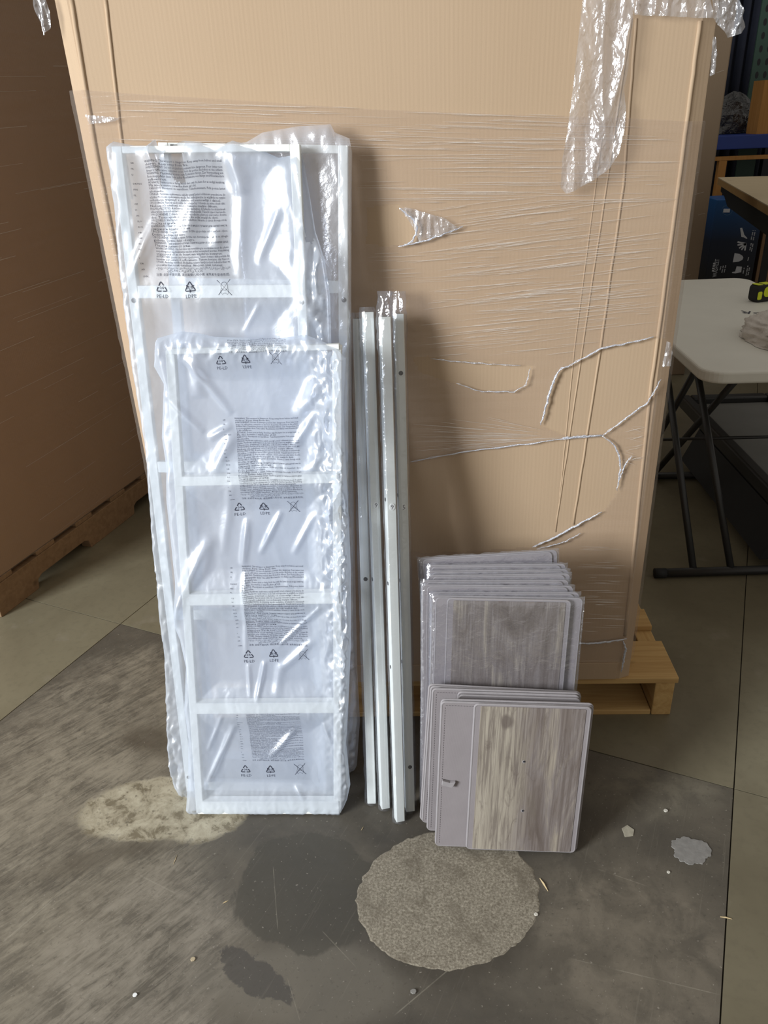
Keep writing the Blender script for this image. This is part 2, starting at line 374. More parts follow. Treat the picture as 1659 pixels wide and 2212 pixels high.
floor = MB().box(-6, 9, -5, 12, -0.06, -0.010).obj('floor', plain('joint_grit', (0.075, 0.063, 0.046), 0.9))
tag(floor, 'concrete warehouse floor of large slabs with dark joints', None, None, 'structure')
J2a, J2b = on_z(45, 1290), on_z(1590, 1705)
bd = (J2b - J2a).normalized(); ad = Vector((-bd.y, bd.x, 0))
aJ = (J2a.dot(ad) + J2b.dot(ad)) / 2
bL = (on_z(0, 1560).dot(bd) + on_z(240, 1362).dot(bd)) / 2
bR = (on_z(1600, 1640).dot(bd) + on_z(1540, 2212).dot(bd)) / 2
gp = 0.0015
for (b0, b1) in ((-6, bL), (bL, bR), (bR, 9)):
    for (a0, a1) in ((-6, aJ), (aJ, 11)):
        pts = [(bd * b + ad * a) for b, a in ((b0 + gp, a0 + gp), (b1 - gp, a0 + gp), (b1 - gp, a1 - gp), (b0 + gp, a1 - gp))]
        cen = (b0 == bL and a1 == aJ)
        o = MB().prism([(p.x, p.y) for p in pts], -0.0098, 0.0, 'z').obj('floor_slab', M_WORN if cen else M_FLOOR, floor)
        if cen: o['label'] = 'dark worn slab with oil stains and scratches'
def patch(name, outline, mat, z, jag, label, seed):
    P = [on_z(x, y) for x, y in outline]; P = resample([(p.x, p.y) for p in P] + [(P[0].x, P[0].y)], 150)[:-1]
    cx = sum(p.x for p in P) / len(P); cy = sum(p.y for p in P) / len(P); mb = MB()
    def rim(k, z_):
        out = []
        for i, p in enumerate(P):
            j = 1 + jag * (ns(p.x * 40, p.y * 40, seed) + 0.6 * ns(p.x * 130, p.y * 130, seed))
            out.append((cx + (p.x - cx) * k * j, cy + (p.y - cy) * k * j, z_))
        return out
    n = len(P); vs = rim(1.0, 0.0002) + rim(0.985, z) + rim(0.6, z * 1.1) + [(cx, cy, z * 1.1)]
    fs = [(r * n + i, r * n + (i + 1) % n, (r + 1) * n + (i + 1) % n, (r + 1) * n + i) for r in range(2) for i in range(n)]
    fs += [(2 * n + i, 2 * n + (i + 1) % n, 3 * n) for i in range(n)]
    o = mb.add(vs, fs).obj(name, mat, floor); o['label'] = label
cir = []
for k in range(40):
    a = 2 * math.pi * k / 40; cir.append((968 + 198 * math.cos(a), 1945 + 150 * math.sin(a) - 6 * math.cos(a)))
patch('concrete_patch', cir, M_AGG, 0.0009, 0.035, 'round pale aggregate patch in the dark slab', 1)
patch('filler_smear', [(1452, 1818), (1470, 1808), (1500, 1812), (1530, 1825), (1535, 1850), (1515, 1865), (1480, 1868), (1458, 1850)],
      plain('grey_filler', (0.215, 0.205, 0.19), 0.5, 0.3, 60, 0.6), 0.0016, 0.2, 'grey dried filler smear', 9)
patch('filler_smear', [(1343, 1790), (1355, 1783), (1370, 1793), (1368, 1806), (1350, 1808)],
      plain('tan_filler', (0.34, 0.31, 0.24), 0.5, 0.3, 60, 0.6), 0.0016, 0.06, 'small tan blob of dried filler', 11)
wall = MB().box(-6, 9, 9.0, 9.15, 0, 4.5).obj('wall_back', M_WALL); tag(wall, 'dark far warehouse wall behind the racking', None, None, 'structure')

# ------------------------------------------------------------------ pallet and carton in the middle
PX0, PX1 = -0.62, 0.68
pal = empty('wooden_pallet', 'pale pine pallet under the tall carton, its corner showing at the right', 'pallet', Matrix.Translation((0, 0, 0)))
for i, (y0, y1) in enumerate(((0.0, 0.165), (0.235, 0.325), (0.41, 0.50), (0.585, 0.675), (0.80, 1.0))):
    MB().box(PX0, PX1 + rnd.uniform(-.006, .004) if i else PX1 + .004, y0, y1, 0.112, 0.130).obj('deck_board', M_PAL, pal, bevel=0.002)
for i, (y0, y1) in enumerate(((0.004, 0.145), (0.45, 0.55), (0.86, 0.998))):
    MB().box(PX0, PX1 - 0.057, y0, y1, 0.0, 0.016).obj('bottom_board', M_PAL, pal, bevel=0.002)
for x0 in (PX0, 0.0, PX1 - 0.055):
    z0 = 0.0 if x0 > .5 else 0.016
    MB().prism([(0.002, z0), (0.998, z0), (0.998, 0.112), (0.75, 0.112), (0.002, 0.112)], x0, x0 + 0.052, 'x').obj('stringer', M_PALY, pal, bevel=0.003)
BX0, BX1, BZ0, BZ1, BD = -0.62, 0.525, 0.1305, 1.78, 1.0
box = empty('cardboard_box', 'tall tan carton behind the frames wrapped in torn stretch film', 'carton')
ch = 0.028
body = MB().prism([(BX0, 0.0), (BX1, 0.0), (BX1 + ch, 0.012), (BX1 + ch + .006, 0.03), (BX1 + ch + .006, BD), (BX0 - ch, BD), (BX0 - ch - .004, 0.03), (BX0 - ch, 0.016)], BZ0, BZ1, 'z')
body.obj('carton_body', M_CARD, box)
def crease(pts, r=0.0035, nm='carton_crease', mat=M_CARD):
    P = [on_y(x, y, 0.0) for x, y in pts]
    P = [(p.x, 0.0006, max(BZ0 + .002, p.z)) for p in P]; Q = []
    for a, b in zip(P, P[1:]):
        for k in range(12):
            t = k / 12; Q.append((a[0] + (b[0] - a[0]) * t + ns(t * 9, a[2] * 7) * .0012, .0006, a[2] + (b[2] - a[2]) * t))
    MB().tube(Q, r, 6, True).obj(nm, mat, box, smooth=True)
crease([(1512, 45), (1470, 370), (1408, 823), (1345, 1415)], 0.0045)
crease([(1374, 40), (1347, 400), (1290, 800), (1234, 1160)], 0.003)
crease([(1364, 40), (1257, 760), (1195, 1180)], 0.0022)
crease([(1300, 300), (1240, 760), (1205, 1120)], 0.0018)
crease([(228, 0), (262, 300), (285, 440)], 0.004)
crease([(154, 0), (208, 331), (241, 497), (300, 800)], 0.005)
for (x0, x1) in ((-0.615, 0.45),):
    MB().box(x0, BX1 - .01, -0.004, -0.0005, BZ0 + .001, BZ0 + 0.056).obj('bottom_flap', M_CARD, box, bevel=0.001)
# stretch film with its tears
H1 = [(790, 452), (835, 443), (860, 445), (895, 478), (900, 500), (890, 530), (830, 533), (790, 530)]
H2 = [(1226, 792), (1250, 770), (1336, 737), (1410, 729), (1446, 735), (1450, 745), (1437, 792), (1390, 870), (1355, 905), (1293, 942), (1222, 945), (1168, 920), (1180, 850), (1200, 805)]
H3 = [(888, 775), (920, 770), (1125, 790), (1148, 792), (1130, 835), (1060, 850), (980, 830), (905, 805)]
H4 = [(870, 1005), (1000, 975), (1222, 948), (1300, 945), (1338, 985), (1340, 1010), (1332, 1060), (1320, 1075), (1300, 1105), (1180, 1175), (1150, 1182), (920, 1195), (870, 1190)]
HP = [H1, H2, H3, H4]
def bp(x, y): p = on_y(x, y); return (p.x, p.z)
HB = [[bp(*q) for q in h] for h in HP]
topz = [bp(*q) for q in ((150, 195), (320, 205), (500, 215), (800, 236), (1100, 247), (1350, 255), (1505, 262))]
fx0, fx1 = BX0 - .004, BX1 + .004
topz = [(fx0, topz[0][1])] + topz[1:-1] + [(fx1, topz[-1][1])]
gr = coons([(fx0, .19), topz[0]], [(fx1, .19), topz[-1]], [(fx0, .19), (fx1, .19)], topz, 230, 340)
def fh(u, v): return 0.0045 + 0.0018 * ns(u * 5, v * 70) + 0.0012 * ns(u * 14, v * 30, 4)
film = sheet(gr, fh, holes=HB).obj('stretch_film', M_FILM, box, smooth=True)
for sx, sgn in ((BX1, 1), (BX0, -1)):
    n = 60; vs = []; fs = []
    prof = [(0, -.0045), (ch * sgn + .004 * sgn, 0.010), ((ch + .013) * sgn, 0.03), ((ch + .010) * sgn, 0.5), ((ch + .010) * sgn, 0.98)]
    ztop = topz[-1][1] if sgn > 0 else topz[0][1]
    for j in range(n + 1):
        z = .19 + (ztop - .19) * j / n
        for (dx, dy) in prof: vs.append((sx + dx + .002 * ns(z * 40, sgn), dy, z))
    k = len(prof)
    fs = [(j * k + i, j * k + i + 1, (j + 1) * k + i + 1, (j + 1) * k + i) for j in range(n) for i in range(k - 1)]
    MB().add(vs, fs).obj('side_film', M_FILM, box, smooth=True)
# fine tension wrinkles, their glints put in as whitish film
wr = MB(); count = 0
def hidden(x, y): return x < 760 and y > 300
def streak(x, y, L, sl, wd):
    if any(inpoly((x + L * t, y + sl * L * t), h) for h in HP for t in (0, .25, .5, .75, 1)): return
    a = on_y(x, y, -.0062); b = on_y(x + L, y + sl * L, -.0062)
    if b.x > BX1 or a.x < BX0 or a.z < .2: return
    k = max(3, int(L / 18)); up_, dn = [], []
    for i in range(k + 1):
        t = i / k; p = a.lerp(b, t); wv = wd * math.sin(math.pi * min(1, max(0.02, t))) ** 0.5 * (0.6 + 0.8 * abs(ns(t * L * .05, y)))
        p.z += 0.0008 * ns(t * L * .03, y * .7, 3); up_.append((p, wv))
    vs = []
    for p, wv in up_: vs += [(p.x, -.0052, p.z - wv), (p.x, -.0052 - wv * 1.2, p.z), (p.x, -.0052, p.z + wv)]
    wr.add(vs, [(i * 3 + j, i * 3 + j + 1, i * 3 + j + 4, i * 3 + j + 3) for i in range(k) for j in (0, 1)])
for _ in range(640):
    z = rnd.random()
    if z < .16: x, y, sl, L = rnd.uniform(210, 1250), rnd.uniform(212, 300), .03, rnd.uniform(30, 300); y += (x - 210) * .035
    elif z < .34: x, y, sl, L = rnd.uniform(770, 1420), rnd.uniform(300, 440), .0 + rnd.uniform(-.02, .01), rnd.uniform(40, 330)
    elif z < .52: x, y, sl, L = rnd.uniform(880, 1380), rnd.uniform(440, 600), -.12 + rnd.uniform(-.03, .03), rnd.uniform(30, 260)
    elif z < .62: x, y, sl, L = rnd.uniform(770, 1400), rnd.uniform(540, 680), -.04, rnd.uniform(30, 160)
    elif z < .80: x, y, sl, L = rnd.uniform(900, 1330), rnd.uniform(620, 770), -.11 + rnd.uniform(-.03, .05), rnd.uniform(40, 280)
    elif z < .88:
        x, y, L = rnd.uniform(885, 1080), rnd.uniform(900, 990), rnd.uniform(40, 200); sl = (945 - y) / (1230 - x) * .9
    elif z < .92: x, y, sl, L = rnd.uniform(1345, 1380), rnd.uniform(880, 1000), rnd.uniform(-.3, .4), rnd.uniform(20, 50)
    else: x, y, sl, L = rnd.uniform(1245, 1330), rnd.uniform(1180, 1370), .02, rnd.uniform(20, 110)
    streak(x, y, L, sl, rnd.uniform(.0003, .0009))
tag(wr.obj('film_wrinkles', M_WRINK, box), kind='stuff')
def rope(pts, r, w_=-.008, sw=.5):
    P = resample([tuple(on_y(x, y, w_)) for x, y in pts], 26); mb = MB()
    for q in range(3):
        mb.tube([(p.x + .0035 * ns(i * .5, q * 7.), w_ - .003 * abs(ns(i * .4, q * 3., 2)), p.z + .003 * ns(i * .45, q * 5., 4)) for i, p in enumerate(P)],
                [r * .72 * (0.3 + .7 * math.sin(math.pi * (i + .6) / 27)) * (0.7 + .5 * abs(ns(i * .8, q * 2.))) for i in range(len(P))], 6)
    mb.obj('film_strand', M_ROPE, box, smooth=True)
rope([(1232, 790), (1212, 796), (1200, 812), (1185, 855), (1176, 890), (1168, 918)], .0036)
rope([(885, 998), (1000, 976), (1130, 960), (1222, 947), (1300, 942)], .0022)
rope([(1215, 946), (1262, 942), (1300, 940)], .0034)
rope([(1300, 942), (1325, 958), (1338, 985), (1340, 1010), (1333, 1060)], .0026)
rope([(1300, 942), (1350, 905), (1400, 868), (1428, 820)], .0022)
rope([(1150, 1182), (1200, 1160), (1250, 1132), (1300, 1106)], .0036)
rope([(1160, 1186), (1215, 1172), (1255, 1152)], .0016)
rope([(862, 449), (893, 474), (902, 492), (892, 520), (872, 532)], .0032)
rope([(860, 533), (920, 520), (1000, 490)], .0022)
rope([(1226, 792), (1300, 752), (1370, 738), (1412, 728)], .0028)
rope([(930, 775), (1010, 783), (1125, 790)], .0012)
rope([(985, 828), (1040, 846), (1110, 846), (1135, 833), (1146, 795)], .0014)
rope([(1245, 1390), (1290, 1389), (1354, 1380)], .0042)
rope([(1345, 1384), (1352, 1400), (1346, 1430), (1342, 1452)], .0040)
rope([(1365, 985), (1352, 1000), (1336, 1040)], .0018)
def loose(name, Lp, Rp, n0, amp, nu, nv, mat, freq=26, parent=box, Y=0.0, lab=None, holes=()):
    """loose crumpled film lying on a vertical face at Y; outlines given as photo points, bottom to top"""
    f = lambda q: (on_y(q[0], q[1], Y).x, on_y(q[0], q[1], Y).z)
    L = [f(q) for q in Lp]; R = [f(q) for q in Rp]
    g_ = coons(L, R, [L[0], R[0]], [L[-1], R[-1]], nu, nv)
    def h(u, v): return n0 + amp * (0.8 * ridged(u * freq, v * freq * .22) + 0.25 * ridged(u * freq * 2.3 + v * 14, v * freq * .9, 5) + .10 * ridged(u * 120, v * 70, 8) + .5 * ns(u * 9, v * 4))
    mb = sheet(g_, h); mb.v = [(a, b + Y, c) for a, b, c in mb.v]
    o = mb.obj(name, mat, parent, smooth=True)
    if lab: o['label'] = lab
    return o
loose('film_tail', [(1218, 416), (1206, 402), (1208, 340), (1218, 290), (1230, 200), (1238, 120), (1246, 60), (1256, -12)],
      [(1222, 415), (1245, 404), (1282, 382), (1308, 362), (1328, 330), (1342, 270), (1345, 230), (1342, 190), (1352, 140), (1358, 60), (1362, -12)],
      .020, .013, 64, 150, M_TAIL, lab='crumpled strip of loose film hanging down the carton')
loose('film_ruffle', [(1366, 34), (1362, 10), (1360, -25)], [(1532, 42), (1528, 10), (1520, -25)], .010, .014, 60, 24, M_TAIL, 40)
loose('film_ruffle', [(1532, 42), (1545, 70), (1545, 20), (1530, -20)][:1] + [(1528, 10), (1524, -25)], [(1562, 84), (1592, 74), (1603, 60), (1596, 40), (1578, -25)],
      .004, .026, 34, 40, M_TAIL, 36)
loose('film_scrap', [(1531, 165), (1534, 130), (1537, 80)], [(1541, 160), (1546, 120), (1543, 80)], .0, .008, 8, 24, M_TAIL, 60)
loose('film_scrap', [(1428, 790), (1434, 760), (1438, 735)], [(1446, 788), (1452, 760), (1446, 738)], .004, .008, 10, 20, M_TAIL, 60)
loose('film_scrap', [(98, 78), (92, 50), (78, 20), (76, -10)], [(113, 60), (112, 30), (106, 10), (100, -10)], .0, .010, 14, 26, M_TAIL, 60)
loose('film_scrap', [(905, 520), (898, 500), (880, 470), (862, 449)], [(990, 492), (960, 470), (920, 458), (880, 447)], .006, .007, 26, 22, M_TAIL, 60)
loose('film_scrap', [(198, 268), (192, 258), (186, 248)], [(252, 262), (262, 256), (240, 252)], .006, .006, 24, 10, M_TAIL, 60)

# ------------------------------------------------------------------ shelf frames in printed bags
MSG = [('GB', 'WARNING: This wrapper is dangerous. Keep away from babies and small'), ('', 'children. Keep away from fire.'),
 ('FR', 'AVERTISSEMENT: Les sacs en plastique peuvent être dangereux. Pour éviter tout'), ('', 'danger de suffocation, conserver ce sac hors de portée des bébés et des enfants.'),
 ('D', 'WARNUNG: Plastiktüten können zum Ersticken führen. Zur Vermeidung von'), ('', 'Erstickungsgefahr diese Tüte außer Reichweite von Babys und Kleinkindern'), ('', 'aufbewahren.'),
 ('DK/N/S', 'ADVARSEL: Denne pose er farlig. Hold den væk fra børn for at undgå kvælning.'), ('', 'Må ikke komme i nærheden af ild.'),
 ('FIN', 'VAROITUS: Muovipussi on vaarallinen. Tukehtumisvaara. Pidä poissa lasten'), ('', 'ulottuvilta.'),
 ('PL', 'UWAGA: Plastikowe opakowanie należy usunąć przed oddaniem przedmiotu do'), ('', 'użytku. Plastikowe opakowanie może być niebezpieczne ze względu na ryzyko'), ('', 'uduszenia, trzymać z daleka od niemowląt i dzieci.'),
 ('CZ', 'UPOZORNENI: Plastový sáček může být nebezpečný. Uchovejte jej mimo dosah dětí.'), ('', 'Nebezpečí udušení, nenechávejte malým dětem.'),
 ('H', 'FIGYELMEZTETES: A műanyag zacskó veszélyes. A fulladás kockázatának'), ('', 'elkerülése érdekében tartsa távol gyermekektől. Tűztől távol tartandó.'),
 ('SK', 'UPOZORNENIE: Z dôvodu rizika udusenia odložte plastový obal mimo dosahu'), ('', 'detí. Tento výrobok nepatrí do rúk malých detí.'),
 ('SLO', 'OPOZORILO: Vrečka lahko povzroči zadušitev. Hranite jo izven dosega otrok.'), ('', 'Vrečka ni igrača.'),
 ('RUS', 'ВНИМАНИЕ: Пакет опасен. Хранить в недоступном для детей месте.'), ('', 'Держать вдали от огня.'),
 ('HR', 'UPOZORENJE: Ovaj omot je opasan. Držite ga podalje od dojenčadi i djece.'), ('', 'Držite podalje od vatre.'),
 ('SRB', 'UPOZORENJE: Omotač je opasan. Držite van domašaja dece kako bi se izbeglo'), ('', 'gušenje. Držite dalje od vatre.'),
 ('BG', 'ВНИМАНИЕ: Тази опаковка е опасна. Пазете я далеч от бебета и малки деца.'), ('', 'Пазете далеч от огън.'),
 ('NL', 'WAARSCHUWING: Om het risico van verstikking te voorkomen moet de plastic'), ('', 'verpakking voor ingebruikname van het artikel verwijderd worden. Verpakking'), ('', 'ongeopend of in de buurt van kinderen bewaren.'),
 ('I', "AVVERTENZA: Questo sacchetto è pericoloso. Tenere lontano dalla portata dei"), ('', 'bambini per evitare il soffocamento. Tenere lontano dal fuoco.'),
 ('TR', 'UYARI: Ambalajı tehlikeli. Boğulma riskine karşı poşeti bebeklerden ve'), ('', 'çocuklardan uzak tutunuz. Ateşten uzak tutunuz.'),
 ('AR', 'تحذير: هذا الكيس خطر. يحفظ بعيدا عن متناول الأطفال لتجنب الاختناق'), ('', '            يحفظ بعيدا عن النار'),
 ('CHN', '注意: 此袋不是玩具, 请远离婴儿和小孩, 以免发生窒息危险。')]
def text_mesh(body, size, align='LEFT'):
    cu = bpy.data.curves.new('print_text', 'FONT'); cu.body = body; cu.size = size; cu.align_x = align; cu.resolution_u = 1
    o = bpy.data.objects.new('print_text', cu); COL.objects.link(o)
    dg = bpy.context.evaluated_depsgraph_get(); me = bpy.data.meshes.new_from_object(o.evaluated_get(dg))
    vs = [tuple(v.co) for v in me.vertices]; fs = [tuple(p.vertices) for p in me.polygons]
    bpy.data.objects.remove(o); bpy.data.curves.remove(cu); bpy.data.meshes.remove(me)
    return vs, fs
def build_block():
    """the whole warning in unit width: text from x=0..1, codes left of it, y downwards from 0"""
    vs, fs = [], []; y = 0.0; lh = 0.0405; sz = 0.046
    for code, s in MSG:
        if s.startswith('注'): y -= 0.02
        v, f = text_mesh(s, sz)
        if v:
            w_ = max(p[0] for p in v); k = min(1.0, 1.0 / w_) if len(s) < 60 else 1.0 / w_
            b = len(vs); vs += [(p[0] * k, y + p[1]) for p in v]; fs += [tuple(i + b for i in q) for q in f]
        if code:
            v, f = text_mesh(code, sz * .75); b = len(vs); vs += [(p[0] - 0.19, y + p[1] - .01) for p in v]; fs += [tuple(i + b for i in q) for q in f]
        y -= lh
    return vs, fs, -y
BLK = build_block()
def thick(pts, wd, closed=False):
    """flat stroked polyline in 2-D"""
    vs, fs = [], []; n = len(pts)
    for i in range(n):
        a = Vector(pts[max(i - 1, 0)]); b = Vector(pts[min(i + 1, n - 1)]); t = (b - a).normalized(); nn = Vector((-t.y, t.x)) * wd / 2
        p = Vector(pts[i]); vs += [tuple(p + nn), tuple(p - nn)]
    fs = [(2 * i, 2 * i + 1, 2 * i + 3, 2 * i + 2) for i in range(n - 1)]
    return vs, fs
def build_marks():
    """three separate marks; unit = mark height; centres at 0, 2.7, 5.9"""
    out = []
    def put(vf, dx=0, dy=0, s=1):
        V, F = out[-1]; b = len(V); V.extend((p[0] * s + dx, p[1] * s + dy) for p in vf[0]); F.extend(tuple(i + b for i in f) for f in vf[1])
    tri = [(0, 0.52), (-0.52, -0.36), (0.52, -0.36)]
    for kind, cx in ((0, 0.0), (1, 2.7)):
        out.append(([], []))
        for k in range(3):
            a, b, c = (Vector(tri[(k + j) % 3]) for j in range(3))
            p0 = b.lerp(a, 0.42); p1 = b.lerp(a, 0.14); p2 = b.lerp(c, 0.14); p3 = b.lerp(c, 0.44); q = b * 0.9
            put(thick([tuple(p0), tuple(p1), tuple(q), tuple(p2), tuple(p3)], 0.105), cx)
            if kind:
                t = (p3 - p2).normalized(); nn = Vector((-t.y, t.x))
                put(([tuple(p3 + nn * .17), tuple(p3 - nn * .17), tuple(p3 + t * .2)], [(0, 1, 2)]), cx)
        put(text_mesh('04' if kind == 0 else '再生', 0.42 if kind == 0 else 0.36, 'CENTER'), cx, -0.20)
        put(text_mesh('PE-LD' if kind == 0 else 'LDPE', 0.46, 'CENTER'), cx + .02, -0.98)
    cx = 5.9; out.append(([], []))
    put(thick([(-.62, .62), (.62, -.7)], .05), cx); put(thick([(.55, .66), (-.55, -.7)], .05), cx)
    put(thick([(.3 * math.cos(a), .12 + .36 * math.sin(a)) for a in [2 * math.pi * i / 20 for i in range(21)]], .028), cx)
    put(thick([(-.3, -.1), (-.36, -.4), (-.2, -.66), (-.1, -.5), (.1, -.5), (.2, -.66), (.36, -.4), (.3, -.1)], .028), cx)
    return out
MRK = build_marks()
def print_on(bag, pl, hf, px, py, wpx, vf, pyend=None, name='warning_print', clip=None):
    """lay flat print on the bag sheet: (px,py) photo point of the print origin, wpx its width in photo px per unit"""
    u0, v0 = pl.px(px, py); u1, _ = pl.px(px + wpx, py); s = u1 - u0; sy = s
    if pyend: sy = (v0 - pl.px(px, pyend)[1]) / BLK[2]
    vs = []
    for x, y in vf[0]:
        u = u0 + x * s; v = v0 + y * sy
        u += .0022 * ns(u * 26, v * 26); v += .0034 * ns(u * 20, v * 12, 3)
        vs.append((u, v))
    fs = vf[1]
    if clip: fs = [f for f in fs if clip[0] < vs[f[0]][1] < clip[1]]
    return MB().add([(u, -(hf(u, v) + .0007), v) for u, v in vs], fs).obj(name, M_INK, bag)
def marks_on(bag, pl, hf, px, py, wpx):
    for vf, nm in zip(MRK, ('recycling_mark', 'recycling_mark', 'crossed_baby_mark')): print_on(bag, pl, hf, px, py, wpx, vf, name=nm)

def seg_d(p, a, b):
    ax, ay = a; bx, by = b; dx, dy = bx - ax, by - ay; L = dx * dx + dy * dy + 1e-12
    t = max(0, min(1, ((p[0] - ax) * dx + (p[1] - ay) * dy) / L))
    return math.hypot(p[0] - ax - t * dx, p[1] - ay - t * dy), t
def bag_height(members, folds, base, sag, crum, seed, ext):
    """film pulled tight over the frame members, sagging between, with long folds and fine crumples"""
    def h(u, v):
        dmin = min(seg_d((u, v), a, b)[0] - w_ for a, b, w_ in members)
        k = max(0.0, min(1.0, dmin / 0.06)); z = base - sag * k * k * (3 - 2 * k)
        for a, b, wd, am in folds:
            if abs(u - a[0]) > .3 and abs(u - b[0]) > .3: continue
            d, t = seg_d((u, v), a, b)
            if d < wd * 2.2: z += am * math.exp(-(d / wd) ** 2) * math.sin(math.pi * min(1, t * .9 + .1)) ** .6
        e = 1 - k * .75
        ce = max(0.0, 1 - min(u - ext[0], ext[1] - u, (ext[2] - v) * .8, v * .8) / .035)
        z += crum * (.18 * e + .9 * ce * ce) * (0.6 * ridged(u * 34, v * 15, seed) + .35 * ridged(u * 80, v * 46, seed + 3) - .2) + .0030 * ns(u * 9 + v * 4, v * 5 - u * 3, seed) + .0016 * ridged(u * 16 + v * 9, v * 6 - u * 7, seed + 5)
        return z
    return h
def stile(parent, pl, c0, c1, wd=.019, dep=.020, name='stile'):
    (u0, v0), (u1, v1) = c0, c1; h_ = wd / 2
    mb = MB().add([(u0 - h_, 0, v0), (u0 + h_, 0, v0), (u0 + h_, dep, v0), (u0 - h_, dep, v0), (u1 - h_, 0, v1), (u1 + h_, 0, v1), (u1 + h_, dep, v1), (u1 - h_, dep, v1)],
                  [(0, 1, 5, 4), (1, 2, 6, 5), (2, 3, 7, 6), (3, 0, 4, 7), (0, 3, 2, 1), (4, 5, 6, 7)])
    return mb.obj(name, M_WHITE, parent, bevel=.0015)
def bar(parent, u0, u1, v0, v1, y0, y1, name='crossbar'): return MB().box(u0, u1, y0, y1, v0, v1).obj(name, M_WHITE, parent, bevel=.0012)
def hole(parent, u, v, r=.005, y=-.0004, name='screw_hole', mat=M_BLACKHOLE, dep=.0016):
    return MB().prism([(u + r * math.cos(a), v + r * math.sin(a)) for a in [2 * math.pi * i / 14 for i in range(14)]], y, y + dep).obj(name, mat, parent)
def pxs(pl, pts): return [pl.px(x, y) for x, y in pts]

# rear right frame A
pt = on_y(752, 307, -.046); PA = Pl((-0.198 - .361, -0.206, 0.02), (pt.x - .361, -0.046, pt.z + .014)); LA = PA.L - .0
fA = empty('shelf_ladder', 'rear white metal frame standing furthest right, its top bar against the carton', 'metal frame', PA.M, 'bagged white shelf frames')
wA = .361
for u in (.0095, wA - .0095): stile(fA, PA, (u, 0), (u, LA))
bar(fA, .019, wA - .019, LA - .014, LA, .001, .020); bar(fA, 0, wA, LA - .0138, LA + .0006, -.0006, .0205, 'top_cap') if False else None
for py in (620, 1000, 1300, 1640):
    v = PA.px(700, py)[1]; bar(fA, .019, wA - .019, v - .012, v + .012, .001, .019)
for (x, y) in ((743, 648), (752, 1621)):
    u, v = PA.px(x, y); hole(fA, min(u, wA - .008), v)
v = PA.px(380, 314)[1]; u = PA.px(368, 314)[0]
MB().box(u, u + .012, -.0007, .004, LA - .0105, LA - .0035).obj('slot', M_BLACKHOLE, fA)
memA = [((.01, 0), (.01, LA), .01), ((wA - .01, 0), (wA - .01, LA), .01), ((0, LA), (wA, LA), .008)]
hA = bag_height(memA, [], .004, .010, .009, 11, (.10, wA, LA))
oL = pxs(PA, [(560, 1680), (560, 1400), (540, 1000), (520, 600), (500, 400), (470, 318)])
oR = pxs(PA, [(752, 1674), (770, 1660), (777, 1560), (771, 1450), (764, 1100), (759, 900), (758, 640), (759, 420), (760, 330), (754, 298)])
oT = pxs(PA, [(470, 318), (530, 306), (565, 285), (640, 272), (713, 267), (722, 285), (754, 298)])
bA = sheet(coons(oL, oR, [oL[0], oR[0]], oT, 70, 240), hA, back=-.0225, edge=.05, mid=-.010).obj('plastic_bag', M_BAG2, fA, smooth=True)
bA['label'] = 'thin clear bag torn at the top'

# rear left frame B
pt = on_y(240, 316, -.079); PB = Pl((-0.600, -0.272, 0.012), (pt.x, -0.079, pt.z)); LB = PB.L; wB = .353
fB = empty('shelf_ladder', 'tall white metal frame at the left in a torn bag printed with warnings', 'metal frame', PB.M, 'bagged white shelf frames')
for u in (.0095, wB - .0095): stile(fB, PB, (u, 0), (u, LB))
bar(fB, .019, wB - .019, LB - .012, LB, .001, .020)
for py, hh in ((630, .012), (1010, .012), (1330, .012), (1700, .012)):
    v = PB.px(480, py)[1]; bar(fB, .019, wB - .019, v - hh, v + hh, .001, .019)
for (x, y) in ((289, 649), (655, 653), (397, 1679)):
    u, v = PB.px(x, y); u = .0095 if u < .1 else wB - .0095; hole(fB, u, v)
memB = [((.01, 0), (.01, LB), .01), ((wB - .01, 0), (wB - .01, LB), .01), ((0, LB), (wB, LB), .008), (PB.px(300, 630), PB.px(640, 630), .012)]
def fold(pl, a, b, wd, am): return (pl.px(*a), pl.px(*b), wd, am)
foB = [fold(PB, (340, 470), (285, 600), .010, .012), fold(PB, (500, 330), (520, 420), .014, .014), (fold(PB, (525, 380), (515, 600), .012, .008)),
       fold(PB, (600, 460), (555, 570), .007, .007), fold(PB, (420, 440), (400, 520), .014, .008), fold(PB, (470, 500), (465, 540), .01, .008),
       fold(PB, (320, 320), (350, 400), .006, .010), fold(PB, (560, 660), (525, 720), .004, .004), fold(PB, (255, 330), (265, 500), .008, .008),
       fold(PB, (660, 540), (655, 690), .012, .009), fold(PB, (690, 560), (680, 680), .008, .009)]
hB = bag_height(memB, foB, .004, .012, .008, 3, (0, wB, LB))
oL = pxs(PB, [(412, 1724), (390, 1718), (373, 1695), (362, 1640), (358, 1550), (355, 1450), (345, 1350), (335, 1250), (325, 1150), (315, 1000), (302, 900), (285, 800), (274, 720), (258, 600), (248, 500), (238, 400), (228, 318), (240, 304)])
oR = pxs(PB, [(730, 1716), (735, 1500), (730, 1200), (720, 1000), (715, 760), (712, 640), (700, 560), (680, 500), (664, 400), (652, 330)])
oT = pxs(PB, [(240, 304), (285, 313), (318, 313), (332, 299), (338, 318), (352, 322), (392, 302), (430, 306), (465, 318), (500, 302), (560, 322), (600, 340), (652, 330)])
holesB = [pxs(PB, [(372, 300), (396, 300), (396, 330), (393, 375), (398, 400), (378, 395), (360, 370), (352, 330)]),
          pxs(PB, [(655, 300), (705, 300), (690, 400), (686, 470), (690, 500), (672, 530), (660, 525), (648, 440), (640, 330)])]
